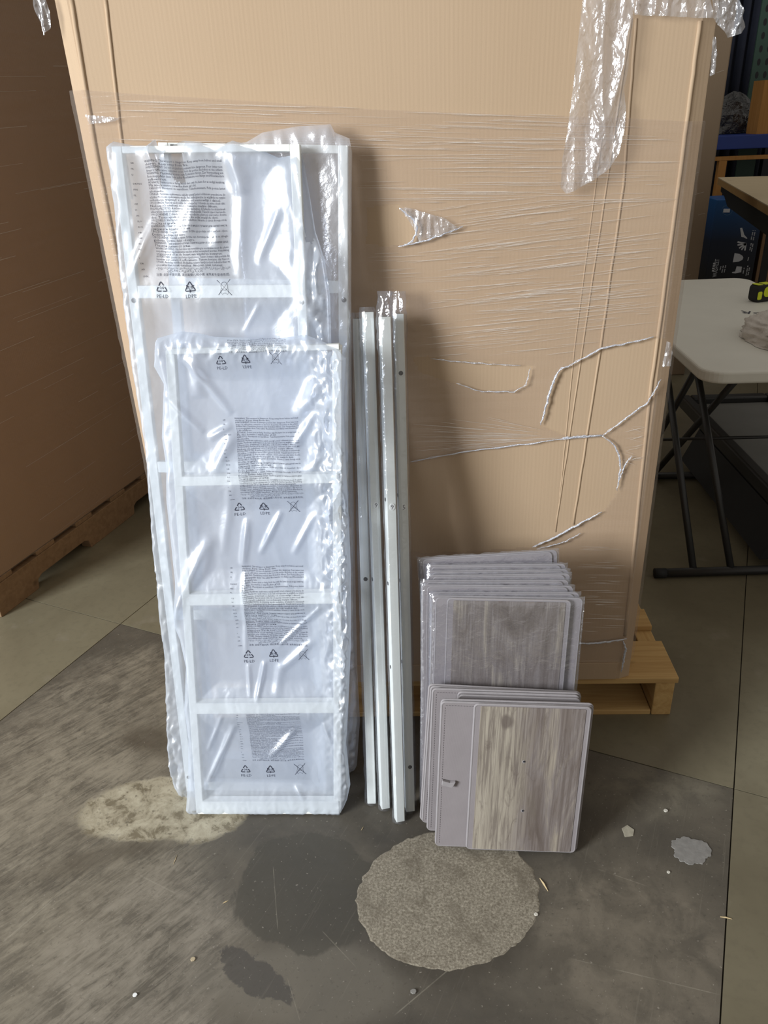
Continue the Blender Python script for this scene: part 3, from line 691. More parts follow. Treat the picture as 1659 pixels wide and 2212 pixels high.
bB = sheet(coons(oL, oR, [oL[0], oR[0]], oT, 110, 300), hB, back=-.0225, holes=holesB, edge=.02, mid=-.010).obj('plastic_bag', M_BAG, fB, smooth=True)
bB['label'] = 'milky printed plastic bag with a torn top edge'
print_on(bB, PB, hB, 314, 352, 165, (BLK[0], BLK[1]), 602)
marks_on(bB, PB, hB, 350, 620, 23)

# front frame C
PC = Pl((-0.563, -0.334, 0.004), (-0.560, -0.182, 1.062))
cu0, cv0 = PC.px(424, 1757); cu1, _ = PC.px(737, 1760); ctl = PC.px(356, 752); ctr = PC.px(738, 752)
fC = empty('shelf_ladder', 'front white ladder frame with wide crossbars in a milky bag printed with warnings', 'metal frame', PC.M, 'bagged white shelf frames')
LC = (ctl[1] + ctr[1]) / 2
stile(fC, PC, (cu0 + .009, .001), (ctl[0] + .009, LC), .018, .020); stile(fC, PC, (cu1 - .009, .001), (ctr[0] - .009, LC), .018, .020)
memC = [((cu0 + .009, 0), (ctl[0] + .009, LC), .009), ((cu1 - .009, 0), (ctr[0] - .009, LC), .009)]
def uat(v, right): k = v / LC; return (cu1 + (ctr[0] - cu1) * k) if right else (cu0 + (ctl[0] - cu0) * k)
for (yt, yb) in ((748, 760), (1026, 1046), (1281, 1305), (1517, 1540), (1730, 1757)):
    vb = PC.px(560, yb)[1]; vt = PC.px(560, yt)[1]; vb = max(vb, .001)
    c = bar(fC, uat(vb, 0) + .004, uat(vb, 1) - .004, vb, vt, -.0035, .0185)
    memC.append(((uat(vb, 0), (vb + vt) / 2), (uat(vb, 1), (vb + vt) / 2), (vt - vb) / 2))
u, v = PC.px(722, 1501); hole(fC, uat(v, 1) - .009, v, .0055, -.001, 'white_plug', M_WHITE)
foC = [fold(PC, (405, 775), (500, 895), .007, .010), fold(PC, (360, 850), (440, 935), .006, .008), fold(PC, (470, 1005), (505, 935), .012, .012), fold(PC, (455, 945), (500, 920), .006, .008),
       fold(PC, (650, 890), (690, 820), .014, .014), fold(PC, (640, 960), (680, 890), .008, .008), fold(PC, (670, 1010), (700, 970), .012, .010), fold(PC, (425, 770), (430, 860), .012, .010),
       fold(PC, (533, 1130), (524, 1225), .007, .010), fold(PC, (500, 1050), (480, 1205), .010, .005), fold(PC, (605, 1110), (560, 1200), .006, .007), fold(PC, (675, 1118), (632, 1200), .006, .006),
       fold(PC, (450, 1170), (400, 1280), .015, .016), fold(PC, (400, 1270), (373, 1350), .010, .014), fold(PC, (690, 1310), (600, 1400), .004, .006), fold(PC, (670, 1390), (605, 1450), .009, .008),
       fold(PC, (605, 1440), (598, 1505), .010, .006), fold(PC, (536, 1440), (542, 1505), .004, .006), fold(PC, (570, 1435), (556, 1515), .005, .009), fold(PC, (505, 1570), (445, 1700), .007, .008),
       fold(PC, (480, 1545), (450, 1620), .004, .005), fold(PC, (635, 1580), (580, 1640), .007, .008), fold(PC, (700, 1560), (718, 1600), .004, .006), fold(PC, (640, 1700), (660, 1722), .005, .006),
       fold(PC, (730, 780), (725, 1010), .012, .012), fold(PC, (735, 1180), (728, 1290), .010, .012), fold(PC, (345, 740), (372, 860), .010, .010), fold(PC, (530, 1240), (530, 1420), .005, .004)]
hC = bag_height(memC, foC, .0075, .014, .010, 7, (-.05, .36, LC))
oL = pxs(PC, [(413, 1760), (400, 1748), (404, 1690), (405, 1596), (396, 1530), (400, 1440), (387, 1382), (374, 1352), (376, 1261), (357, 1080), (358, 1012), (347, 945), (352, 829), (329, 793), (336, 732)])
oR = pxs(PC, [(733, 1762), (749, 1733), (756, 1700), (747, 1611), (752, 1520), (757, 1400), (757, 1230), (747, 1011), (742, 879), (747, 775), (726, 751)])
oT = pxs(PC, [(336, 732), (389, 717), (422, 720), (462, 729), (532, 731), (565, 737), (608, 731), (658, 724), (688, 736), (726, 751)])
bC = sheet(coons(oL, oR, [oL[0], oR[0]], oT, 130, 330), hC, back=-.0206, edge=.03, mid=-.010).obj('plastic_bag', M_BAG, fC, smooth=True)
bC['label'] = 'milky plastic bag with repeated printed warnings'
for (x, y, w_, ye, mx, my) in ((506, 908, 138, 1082, 516, 1096), (520, 1228, 134, 1402, 536, 1416), (533, 1540, 116, 1648, 529, 1664)):
    print_on(bC, PC, hC, x, y, w_, (BLK[0], BLK[1]), ye); marks_on(bC, PC, hC, mx, my, 20)
print_on(bC, PC, hC, 482, 734 - 130, 130, (BLK[0], BLK[1]), 766, clip=(PC.px(560, 762)[1], PC.px(560, 730)[1]))
marks_on(bC, PC, hC, 479, 776, 20)

# ------------------------------------------------------------------ four uprights in clear sleeves
def upright(bot, top, wbot, wtop, ang, label, holes, num=None, tail=0.0, side=.021):
    B = on_z(*bot, 0.004); B = Vector((B.x, B.y, 0.006)); T = on_y(top[0], top[1], wtop)
    pl = Pl(B, T, Vector((math.cos(ang), math.sin(ang), 0)))
    o = empty('shelf_upright', label, 'metal upright', pl.M, 'wrapped white uprights')
    h_ = side / 2
    MB().box(-h_, h_, 0, side, 0, pl.L).obj('tube', M_POLE, o, bevel=.0016)
    MB().box(-h_ + .003, h_ - .003, .003, side - .003, pl.L - .0005, pl.L + .0006).obj('tube_end', M_BLACKHOLE, o)
    for (y, face) in holes:
        v = pl.px(top[0] + (bot[0] - top[0]) * (y - top[1]) / (bot[1] - top[1]), y)[1]
        if face == 'f': hole(o, 0.001, v, .0048, -.0005)
        else:
            sx = -1 if face == 'l' else 1
            MB().prism([(.010 + .0045 * math.cos(a), v + .0045 * math.sin(a)) for a in [2 * math.pi * i / 14 for i in range(14)]], sx * (h_ - .001), sx * (h_ + .0005), 'x').obj('screw_hole', M_BLACKHOLE, o)
    if num:
        v = pl.px(num[1], num[2])[1]
        s_ = MB().prism([(.001 + .0062 * math.cos(a), v + .0075 * math.sin(a)) for a in [2 * math.pi * i / 18 for i in range(18)]], -.0010, .0002).obj('number_sticker', M_WHITE, o)
        vs, fs = text_mesh(num[0], .0155, 'CENTER')
        MB().add([(x_ + .001, -.0013, y_ + v - .0055) for x_, y_, _ in vs], fs).obj('number', M_INK, s_)
    # loose clear sleeve
    k = 16; n = 110; vs = []; r0 = side * .72; L = pl.L + tail
    for j in range(n + 1):
        z = -.003 + (L + .003) * j / n; over = max(0, (z - pl.L) / max(tail, 1e-3))
        for i in range(k):
            a = 2 * math.pi * i / k; q = abs(math.cos(a)) + abs(math.sin(a))
            rr = r0 * 1.12 / (q ** .35) * (1 - .30 * over) * (1 + .35 * over * ns(a * 1.3, z * 40, bot[0])) + .0018 * (ridged(a * 1.1 + z * 9, z * 26, bot[0] * .1) - .4) + ((.003 + .005 * over) * (ridged(i * .9, z * 60, 2) - .3) if z > pl.L - .07 else 0)
            vs.append((rr * math.cos(a) + over * .004 * ns(z * 30, bot[0]), side / 2 + rr * math.sin(a) * .92, z))
    fs = [(j * k + i, j * k + (i + 1) % k, (j + 1) * k + (i + 1) % k, (j + 1) * k + i) for j in range(n) for i in range(k)]
    MB().add(vs, fs).obj('clear_sleeve', M_SLEEVE, o, smooth=True)
    return o
upright((803, 1738), (772, 688), 0, -.040, 0.02, 'white upright nearest the bagged frames, flat face forward, no number', [(1251, 'f')], None, .012)
upright((834, 1749), (797, 674), 0, -.080, 0.32, 'second white upright from the frames, stickered 9, beside the plain one', [(1253, 'l')], ('9', 812, 1091), .010)
upright((866, 1777), (834, 684), 0, -.094, 0.34, 'third white upright from the frames, stickered 9, standing furthest forward', [(1080, 'l'), (1262, 'l'), (1443, 'l')], ('9', 846, 1095), .05)
upright((887, 1755), (862, 678), 0, -.052, 0.20, 'white upright nearest the folded bins, stickered 5, with dark holes', [(806, 'f'), (1071, 'l'), (1256, 'l'), (1432, 'l'), (1657, 'f')], ('5', 876, 1095), .045)

# ------------------------------------------------------------------ folded fabric bins
def board(parent, u0, u1, v0, v1, y0, y1, mat, name, pipe=True, stitch=False, r=.008):
    o = MB().prism(rrect(u0, u1, v0, v1, r), y0, y1).obj(name, mat, parent, bevel=.0012)
    if pipe:
        P = rrect(u0, u1, v0, v1, r); P.append(P[0])
        MB().tube([(a, (y0 + y1) / 2, b) for a, b in P], (y1 - y0) * .62, 6, False).obj('edge_binding', M_PIPE, o, smooth=True)
    if stitch:
        mb = MB(); ins = .007
        def run(a, b):
            L = math.hypot(b[0] - a[0], b[1] - a[1]); n = int(L / .0062); tx, tz = (b[0] - a[0]) / L, (b[1] - a[1]) / L
            for i in range(n):
                c = (a[0] + tx * (i + .5) * .0062, a[1] + tz * (i + .5) * .0062); hw = .0019
                mb.box(c[0] - abs(tx) * hw - abs(tz) * .0004, c[0] + abs(tx) * hw + abs(tz) * .0004, y0 - .0005, y0 + .0002, c[1] - abs(tz) * hw - abs(tx) * .0004, c[1] + abs(tz) * hw + abs(tx) * .0004)
        a, b, c, d = (u0 + ins, v0 + ins), (u1 - ins, v0 + ins), (u1 - ins, v1 - ins), (u0 + ins, v1 - ins)
        run(d, c); run(a, d); run(b, c)
        mb.obj('stitching', M_THREAD, o)
    return o
LEAN = math.radians(8.0)
def bin_(label, wbase, tl, tr, wood=None, film=False, layers=((0, 0, 0, 0),), tilt=True, front_off=0.0, wt=.0042, mat=M_WOODP2, hole_px=(), loop=None, group='folded fabric bins'):
    """tl, tr: photo points of the top corners; wbase: distance of the front foot from the carton"""
    B0 = Vector((0, -wbase, 0.0035)); Nn = Vector((0, -math.cos(LEAN), math.sin(LEAN)))
    def hit(x, y):
        d = ray(x, y); t = (B0 - CAM).dot(Nn) / d.dot(Nn); return CAM + d * t
    a, b = hit(*tl), hit(*tr); wd = (b - a).length; U = (b - a).normalized(); Vv = Vector((0, math.sin(LEAN), math.cos(LEAN)))
    Vp = (Vv - U * Vv.dot(U)).normalized(); hgt = min(a.z, b.z) / Vp.z - .006
    N_ = U.cross(Vp); N_ = -N_ if N_.y > 0 else N_
    M = Matrix((U, -N_, Vp)).transposed().to_4x4(); M.translation = a - Vp * (hgt)
    o = empty('storage_bin', label, 'folded bin', M, group)
    pl = Pl(M.translation, a, U); y = 0.0
    for i, (du0, du1, dv, st) in enumerate(layers):      # back to front
        yb = front_off + wt * (len(layers) - 1 - i) * 1.35
        board(o, du0, wd - du1, 0, hgt - dv, yb, yb + wt, M_FAB, 'fabric_board', True, bool(st))
    if wood:
        u0, _ = pl.px(*wood[0]); u1, v1 = pl.px(*wood[1]); yb = front_off - wt * 1.4
        f = board(o, u0 - .012, u1 + .010, 0.0, v1 + .003, yb, yb + wt, M_FAB, 'front_board', True, False)
        pn = MB().prism(rrect(u0, u1 - .0, .0015, v1, .003), 0, .0016)
        c = (u0, v1); me = pn.obj('wood_panel', mat, f); me.location = (0, yb - .0012, 0)
        me.data.transform(Matrix.Translation((-u0, 0, 0))); me.location.x = u0
        for (x, y_) in hole_px:
            hu, hv = pl.px(x, y_); e = hole(f, hu, hv, .0036, yb - .0020, 'eyelet', M_PIPE); hole(f, hu + .0006, hv + .0006, .0023, yb - .0024, 'eyelet_hole')
    if loop:
        u, v = pl.px(*loop)
        MB().prism([(u - .014, v - .004), (u + .010, v - .009), (u + .016, v + .006), (u + .004, v + .004), (u - .013, v + .009)], front_off - .0085, front_off - .0008).obj('pull_tab', M_PIPE, o, bevel=.001)
    if film:
        ya = front_off - (wt * 1.4 if wood else 0) - .002
        L = [(-.003, .004), (-.004, hgt * .5), (-.005, hgt + .004)]; R = [(wd + .006, .004), (wd + .008, hgt * .5), (wd + .005, hgt + .004)]
        sd = tl[1] * .13; tp = [(L[-1][0] + (R[-1][0] - L[-1][0]) * i / 40, hgt + .004 + .0035 * abs(ridged(i * .37, sd)) + .003 * ns(i * .9, sd, 2)) for i in range(41)]
        L[-1] = tp[0]; R[-1] = tp[-1]; g_ = coons(L, R, [L[0], R[0]], tp, 60, 60)
        def h(u, v):
            ed = max(0, 1 - min(v - 0, hgt - v, u, wd - u) / .03) if True else 0
            return -ya + .0005 + .0014 * ed * ridged(u * 40, v * 40, sd) + .0006 * ns(u * 16, v * 16, sd)
        sheet(g_, h, back=-(front_off + wt * len(layers) * 1.4), edge=.04, mid=-(front_off + wt)).obj('clear_wrap', M_WRAP, o, smooth=True)
    return o
WR = 'film-wrapped folded grey bin'
rear = [((905, 1209), (1203, 1191), .246, 'rearmost %s, its top edge slanting up to the right'),
        ((924, 1224), (1222, 1221), .2675, '%s second from the back of the tall stack'),
        ((925, 1236), (1228, 1233), .281, '%s third from the back of the tall stack'),
        ((926, 1246), (1231, 1242), .2945, '%s fourth from the back of the tall stack'),
        ((912, 1257), (1228, 1256), .308, '%s fifth from the back, poking out to the left'),
        ((914, 1266), (1238, 1269), .3215, '%s sixth from the back with crinkled film on top'),
        ((931, 1283), (1251, 1283), .335, '%s just behind the wrapped wood-faced one')]
for tl, tr, wb, lb in rear:
    bin_(lb % WR, wb, tl, tr, film=True, layers=((0, 0, 0, 0), (.010, .012, .002, 0)), wt=.0028)
bin_('film-wrapped folded bin with a glossy grey wood-look front', .3535, (935, 1292), (1260, 1298), wood=((973, 1480), (1222, 1301)), film=True,
     layers=((0, 0, 0, 0), (.008, .040, .002, 0)), front_off=.004, wt=.0034, mat=M_WOODP2)
bin_('unwrapped grey fabric bin standing against the wrapped stack', .386, (928, 1483), (1254, 1500), layers=((0, 0, 0, 0), (.004, 0, .001, 1)), wt=.0045)
bin_('unwrapped grey fabric bin with stitched edges in the middle of the front three', .411, (936, 1496), (1254, 1506), layers=((0, 0, 0, 1), (.055, .002, .002, 0), (.056, .001, .006, 0)), wt=.0045)
bin_('front folded bin with a weathered wood-look face with two small holes', .446, (955, 1518), (1283, 1528), wood=((1019, 1840), (1266, 1531)),
     layers=((0, 0, 0, 0), (.0, .001, .002, 1)), front_off=.004, wt=.0045, mat=M_WOODP, hole_px=((1131, 1643), (1128, 1749)), loop=(968, 1692))

# ------------------------------------------------------------------ big carton at the left with its pallet
c0 = on_z(4, 1334); c1 = on_z(310, 1095); dl = (c1 - c0).normalized(); pl_ = Vector((-dl.y, dl.x, 0))    # pl_ points away to the left
ML = Matrix((dl, pl_, Vector((0, 0, 1)))).transposed().to_4x4(); ML.translation = c0
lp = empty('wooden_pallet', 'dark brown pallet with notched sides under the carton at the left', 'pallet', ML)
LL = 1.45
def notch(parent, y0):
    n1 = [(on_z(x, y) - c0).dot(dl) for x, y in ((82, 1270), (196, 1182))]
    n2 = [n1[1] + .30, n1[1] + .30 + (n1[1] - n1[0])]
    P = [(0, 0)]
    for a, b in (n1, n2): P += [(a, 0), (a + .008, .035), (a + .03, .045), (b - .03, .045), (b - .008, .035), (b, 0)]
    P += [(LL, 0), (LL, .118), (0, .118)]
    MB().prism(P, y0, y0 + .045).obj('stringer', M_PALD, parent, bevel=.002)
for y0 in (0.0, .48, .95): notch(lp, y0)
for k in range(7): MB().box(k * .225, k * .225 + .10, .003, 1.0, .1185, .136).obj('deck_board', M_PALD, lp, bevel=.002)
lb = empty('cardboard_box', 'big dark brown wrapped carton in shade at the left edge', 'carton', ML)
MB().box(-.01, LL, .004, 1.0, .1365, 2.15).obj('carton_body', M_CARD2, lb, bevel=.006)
lg = coons([(-.008, .14), (-.008, 2.1)], [(LL, .14), (LL, 2.1)], [(-.008, .14), (LL, .14)], [(-.008, 2.1), (LL, 2.1)], 40, 240)
mb = sheet(lg, lambda u, v: .0025 + .0012 * ns(u * 2.5, (v - u * .05) * 60) + .001 * ns(u * 6, v * 20, 2)); mb.obj('stretch_film', M_FILM, lb, smooth=True)
wr = MB()
for _ in range(46):
    u = rnd.uniform(0, 1.0); v = rnd.uniform(.15, 1.7); L = rnd.uniform(.1, .45); wv = rnd.uniform(.0003, .0008)
    wr.add([(u, -.004, v - wv), (u + L, -.004, v - wv + L * .03), (u + L, -.0045, v + wv + L * .03), (u, -.0045, v + wv)], [(0, 1, 2, 3)])
tag(wr.obj('film_wrinkles', M_WRINK, lb), kind='stuff')
# carton behind
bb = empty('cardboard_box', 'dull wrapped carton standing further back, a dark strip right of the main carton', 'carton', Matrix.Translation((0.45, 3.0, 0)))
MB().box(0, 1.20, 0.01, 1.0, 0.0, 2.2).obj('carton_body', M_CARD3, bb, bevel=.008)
wr = MB()
for _ in range(40):
    u = rnd.uniform(.75, 1.15); v = rnd.uniform(.5, 1.9); L = rnd.uniform(.03, .2)
    if u + L < 1.19: wr.add([(u, .008, v), (u + L, .008, v + L * .25), (u + L, .0075, v + L * .25 + .0015), (u, .0075, v + .0015)], [(0, 1, 2, 3)])
tag(wr.obj('film_wrinkles', M_WRINK, bb), kind='stuff')

# ------------------------------------------------------------------ folding table and what lies on it
TZ = .72
tn = on_z(1540, 806, TZ); tl_ = on_z(1446, 735, TZ); tf = on_z(1560, 601, TZ); tr_ = on_z(1640, 616, TZ)
tx0 = (tn.x + tl_.x) / 2 - .012; tx1 = tr_.x + .012; ty0 = on_z(1600, 803, TZ).y; ty1 = tf.y
tab = empty('folding_table', 'white plastic folding table with black crossed legs at the right', 'table', Matrix.Translation((tx0, ty0, 0)))
TW, TL_ = tx1 - tx0, ty1 - ty0
MB().prism(rrect(0, TW, 0, TL_, .075, 8), TZ - .042, TZ, 'z').obj('table_top', M_TABLE, tab, bevel=.009, seg=3)
MB().prism(rrect(.03, TW - .03, .03, TL_ - .03, .06, 8), TZ - .0005, TZ + .0012, 'z').obj('top_rim', M_TABLE, tab, bevel=.001) if False else None
nb0 = on_z(1416, 1238, .018); fy = on_z(1412, 1028, .018).y
ny = nb0.y - ty0; fy = fy - ty0; xl = nb0.x - tx0
def T(p, q, r, nm, mat=M_BLACK): return MB().tube([p, q], r, 12).obj(nm, mat, tab, smooth=True)
T((xl + .012, ny, .018), (TW + .36, ny + .03, .018), .016, 'foot_tube'); T((xl - .004, ny, .018), (xl + .036, ny, .018), .0178, 'foot_cap', M_RUBBER); T((TW + .34, ny + .03, .018), (TW + .375, ny + .03, .018), .0178, 'foot_cap', M_RUBBER)
T((xl + .06, fy, .018), (TW + .36, fy, .018), .016, 'foot_tube'); T((xl + .045, fy, .018), (xl + .085, fy, .018), .0178, 'foot_cap', M_RUBBER)
def under(px, py, z): p = on_z(px, py, z); return (p.x - tx0, p.y - ty0, z)
for bpx, tpx in (((1491, 1222), (1440, 802)), ((1566, 1213), (1509, 818))):
    b = on_z(*bpx, .02); zt = .60; t = under(tpx[0], tpx[1], zt); b = Vector((b.x - tx0, ny + .008, .022)); t = Vector(t); e = b + (t - b) * ((TZ - .045 - .02) / (zt - .02))
    T(tuple(b), tuple(e), .0125, 'leg')
for tp, bt in (((1501, 803), (1395, 950)), ((1580, 832), (1413, 1026))):
    t = Vector(under(tp[0], tp[1], .60)); b = Vector((t.x - .07, fy, .02)); e = b + (t - b) * ((TZ - .045 - .02) / .58)
    T(tuple(b), tuple(e), .0125, 'leg')
for dx in (.0, .07):
    T((TW + .22 + dx, ny + .02, .02), (TW - .12 + dx, fy - .05, TZ - .045), .0125, 'leg'); T((TW + .24 + dx, fy, .02), (TW - .10 + dx, ny + .1, TZ - .045), .0125, 'leg')
T((xl + .10, (ny + fy) / 2 - .0, .36), (TW, (ny + fy) / 2, .36), .006, 'brace')
vs, fs = text_mesh('T FOR', .075)
wpt = on_z(1600, 671, TZ)
xm = max(p[0] for p in vs); an = math.radians(180 - 28); ca, sa = math.cos(an), math.sin(an)
MB().add([(wpt.x - tx0 + (x_ - xm) * ca - y_ * sa, wpt.y - ty0 + (x_ - xm) * sa + y_ * ca, TZ + .0006) for x_, y_, _ in vs], fs).obj('marker_writing', M_INK, tab)
tm = on_z(1632, 655, TZ)
tape = empty('tape_measure', 'black and lime tape measure lying on the white table', 'tape measure', Matrix.Translation((tm.x, tm.y, TZ + .0008)) @ Matrix.Rotation(math.radians(20), 4, 'Z'))
MB().prism(rrect(0, .085, 0, .072, .018, 5), 0, .052).obj('case', M_RUBBER, tape, bevel=.005)
MB().prism(rrect(.004, .026, .012, .046, .006), -.0020, .0004).obj('side_grip', M_YEL, tape, bevel=.001)
MB().prism(rrect(.034, .078, .020, .064, .018, 6), -.0020, .0004).obj('side_badge', M_YEL, tape, bevel=.001)
MB().box(.006, .03, .006, .046, .0715, .0735).obj('top_grip', M_YEL, tape, bevel=.001); MB().box(.040, .08, .006, .046, .0715, .0738).obj('lock_button', M_YEL, tape, bevel=.002)
MB().box(.083, .094, .016, .036, .004, .010).obj('tape_tongue', M_YEL, tape)
fc = on_z(1692, 735, TZ)
mb = MB(); nu, nv = 56, 28; vs = []
for j in range(nv + 1):
    ph = math.pi / 2 * j / nv
    for i in range(nu):
        th = 2 * math.pi * i / nu; x, y, z = math.cos(th) * math.cos(ph), math.sin(th) * math.cos(ph), math.sin(ph)
        k = 1 + .16 * ns(x * 2.2, y * 2.2, z * 2.2) + .10 * ridged(x * 4, y * 4, z * 4) + .045 * ns(x * 17, y * 17, z * 17)
        vs.append((x * k * .125, y * k * .20, max(0, z * k * .085)))
mb.add(vs, [(j * nu + i, j * nu + (i + 1) % nu, (j + 1) * nu + (i + 1) % nu, (j + 1) * nu + i) for j in range(nv) for i in range(nu)])
mb.add([(0, 0, 0)], []); o = mb.obj('fleece_cloth', M_FLEECE, None, smooth=True); o.location = (fc.x, fc.y, TZ + .0015)
tag(o, 'crumpled off-white fleece rag on the table edge', 'rag')

# ------------------------------------------------------------------ black platform cart under the table
pc_ = on_z(1492, 852, .25); pr_ = on_z(1659, 1105, .25)
cart = empty('platform_cart', 'low black cart with a grey deck on the floor under the white table', 'cart', Matrix.Translation((pc_.x - .05, 0, 0)))
cw, cy0, cy1 = .44, .62, pc_.y
MB().box(.05, cw - .03, cy0, cy1 - .06, .205, .222).obj('deck', M_DECKG, cart)
MB().box(.0, .045, cy0, cy1, .19, .25).obj('side_rail', M_BLACK, cart, bevel=.008); MB().box(cw - .045, cw, cy0, cy1, .19, .25).obj('side_rail', M_BLACK, cart, bevel=.008)
MB().box(.046, cw - .046, cy1 - .055, cy1, .19, .25).obj('end_rail', M_BLACK, cart, bevel=.008); MB().box(.046, cw - .046, cy0, cy0 + .05, .19, .25).obj('end_rail', M_BLACK, cart, bevel=.008)
MB().prism([(-.06, .045), (0.02, .045), (0.02, .189), (-.0, .189)], cy0 + .12, cy1 - .30).obj('side_shade_panel', M_RUBBER, cart)  # black panel stands in for the dark side and the shade underneath
for x in (.075, cw - .09):
    for y in (cy0 + .28, cy1 - .22):
        MB().tube([(x, y + .05, .06), (x + .035, y + .05, .06)], .06, 20).obj('caster_wheel', M_RUBBER, cart, smooth=False); MB().box(x - .012, x + .047, y + .02, y + .08, .10, .1895).obj('caster_fork', M_BLACK, cart)

# ------------------------------------------------------------------ workbench, boxes and racking behind
BZ = .95
k0 = on_z(1551, 383, BZ); k1 = on_z(1665, 447, BZ)
dirb = (k1 - k0).normalized(); back = on_z(1640, 379, BZ)
bench = empty('workbench', 'pale plywood workbench with a dark steel underframe at the right edge', 'workbench', Matrix.Translation((k0.x, k0.y, 0)))
L = (k1 - k0).length; ang = math.atan2(dirb.y, dirb.x); bench.matrix_world = Matrix.Translation((k0.x, k0.y, 0)) @ Matrix.Rotation(ang, 4, 'Z')
MB().box(-.0, L + .6, .0, 1.1, BZ - .006, BZ).obj('top_laminate', M_PLY, bench); MB().box(-.0, L + .6, .0, 1.1, BZ - .05, BZ - .0062).obj('top_board', M_BENCHEDGE, bench)
MB().prism([(.03, BZ - .052), (L + .5, BZ - .052), (L + .5, BZ - .17), (.45, BZ - .17), (.25, BZ - .12), (.03, BZ - .10)], .03, .07).obj('apron', M_BLACK, bench)
MB().prism([(.03, BZ - .052), (L + .5, BZ - .052), (L + .5, BZ - .17), (.45, BZ - .17), (.25, BZ - .12), (.03, BZ - .10)], 1.0, 1.04).obj('apron', M_BLACK, bench)
for u in (.05, L + .45):
    for v in (.42, 1.02): MB().box(u, u + .05, v, v + .05, 0, BZ - .0525).obj('bench_leg', M_BLACK, bench)
# dark blue printed carton below the bench
YB = 5.42
q0 = on_y(1549, 432, YB); q1 = on_y(1521, 606, YB); q2 = on_y(1622, 606, YB)
bx = empty('printed_box', 'dark blue product box with white icons under the workbench', 'box', Matrix.Translation((q1.x + .005, YB, 0)))
W_ = q2.x - q1.x; Hh = q0.z
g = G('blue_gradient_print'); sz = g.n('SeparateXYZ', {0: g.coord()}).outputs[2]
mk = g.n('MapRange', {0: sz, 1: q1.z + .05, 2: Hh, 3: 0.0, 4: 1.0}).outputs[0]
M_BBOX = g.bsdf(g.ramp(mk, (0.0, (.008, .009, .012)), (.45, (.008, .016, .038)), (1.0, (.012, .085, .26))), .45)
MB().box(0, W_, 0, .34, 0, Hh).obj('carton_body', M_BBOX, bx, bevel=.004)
def onbox(x, y): p = on_y(x, y, YB); return p.x - q1.x - .005, p.z
def flat(pts, nm, mat=M_INKL): return MB().prism([onbox(*p) for p in pts], -.0016, -.0002).obj(nm, mat, bx)
flat([(1563, 451), (1577, 451), (1576, 459), (1562, 459)], 'printed_emblem')
def zz(x, y): return (1480 + x / 8.85, 370 + y / 8.85)
vs = [onbox(*zz(800 + 98 * math.cos(a), 745 + 90 * math.sin(a))) for a in [2 * math.pi * i / 30 for i in range(31)]]
v_, f_ = thick(vs, .003); MB().add([(a, -.0014, b) for a, b in v_], f_).obj('printed_emblem', plain('pale_blue_ink', (.09, .19, .30), .6), bx)
flat([zz(1050, 1085), zz(1090, 1080), zz(1130, 1215), zz(1190, 1280), zz(1170, 1292), zz(1120, 1262), zz(1075, 1255)], 'printed_icon')
for e in ((1000, 1350), (1000, 1410), (1030, 1470), (1075, 1505), (1140, 1515)):
    a = Vector(onbox(*zz(*e))); b = Vector(onbox(*zz(1160, 1385))); v_, f_ = thick([tuple(a), tuple(b)], .013); MB().add([(p, -.0014, q) for p, q in v_], f_).obj('printed_icon', M_INKL, bx)
flat([zz(945, 1565), zz(1040, 1580), zz(1095, 1615), zz(1110, 1650), zz(1095, 1690), zz(1030, 1725), zz(910, 1738)], 'printed_icon')
flat([zz(985, 1815), zz(1085, 1825), zz(1070, 1930), zz(960, 1950), zz(895, 1945), zz(900, 1925), zz(955, 1915)], 'printed_icon')
def vtext(s, b0, t0, size, nm):
    """text running upwards from photo point b0 to t0"""
    vs, fs = text_mesh(s, 1.0); a = Vector(onbox(*b0)); b = Vector(onbox(*t0)); L = max(p[0] for p in vs); d = (b - a); k = d.length / L; d.normalize(); nn = Vector((-d.y, d.x))
    MB().add([(a.x + d.x * x_ * k + nn.x * y_ * size, -.0014, a.y + d.y * x_ * k + nn.y * y_ * size) for x_, y_, _ in vs], fs).obj(nm, M_INKL, bx)
vtext('WASHLET', zz(600, 2020), zz(655, 1675), .052, 'box_lettering')
def blurline(b0, t0, wd, nm):
    """a line of print too small to read: a row of short strokes"""
    a = Vector(onbox(*b0)); b = Vector(onbox(*t0)); mb = MB(); n = max(4, int((b - a).length / (wd * .55)))
    for i in range(n):
        if i % 5 == 4: continue
        v_, f_ = thick([tuple(a.lerp(b, (i + .12) / n)), tuple(a.lerp(b, (i + .78) / n))], wd * (.6 + .4 * abs(ns(i * 1.7, b0[0])))); mb.add([(p, -.0014, q) for p, q in v_], f_)
    tag(mb.obj(nm, M_INKL, bx), kind='stuff')
blurline(zz(530, 1920), zz(560, 1740), .030, 'box_small_print')
for x0, y0, x1, y1 in ((700, 1940, 730, 1800), (745, 1935, 775, 1795), (665, 1890, 685, 1815), (1260, 1310, 1300, 1125), (1300, 1320, 1340, 1125), (1235, 1510, 1265, 1370), (1265, 1535, 1300, 1365), (1195, 1710, 1215, 1640), (1105, 1955, 1130, 1840), (1160, 2000, 1200, 1800), (1200, 1985, 1235, 1820)):
    blurline(zz(x0, y0), zz(x1, y1), .013, 'box_small_print')
# brown boxes standing right of it
rb = on_y(1626, 606, YB + .05)
o = empty('cardboard_box', 'plain orange-brown carton beside the blue printed box', 'carton', Matrix.Translation((rb.x + .01, YB + .03, 0)))
MB().box(0, .55, 0, .32, 0, .80).obj('carton_body', M_CARD2, o, bevel=.004); MB().box(.0, .55, .15, .17, .8002, .8006).obj('packing_tape', M_PALD, o)
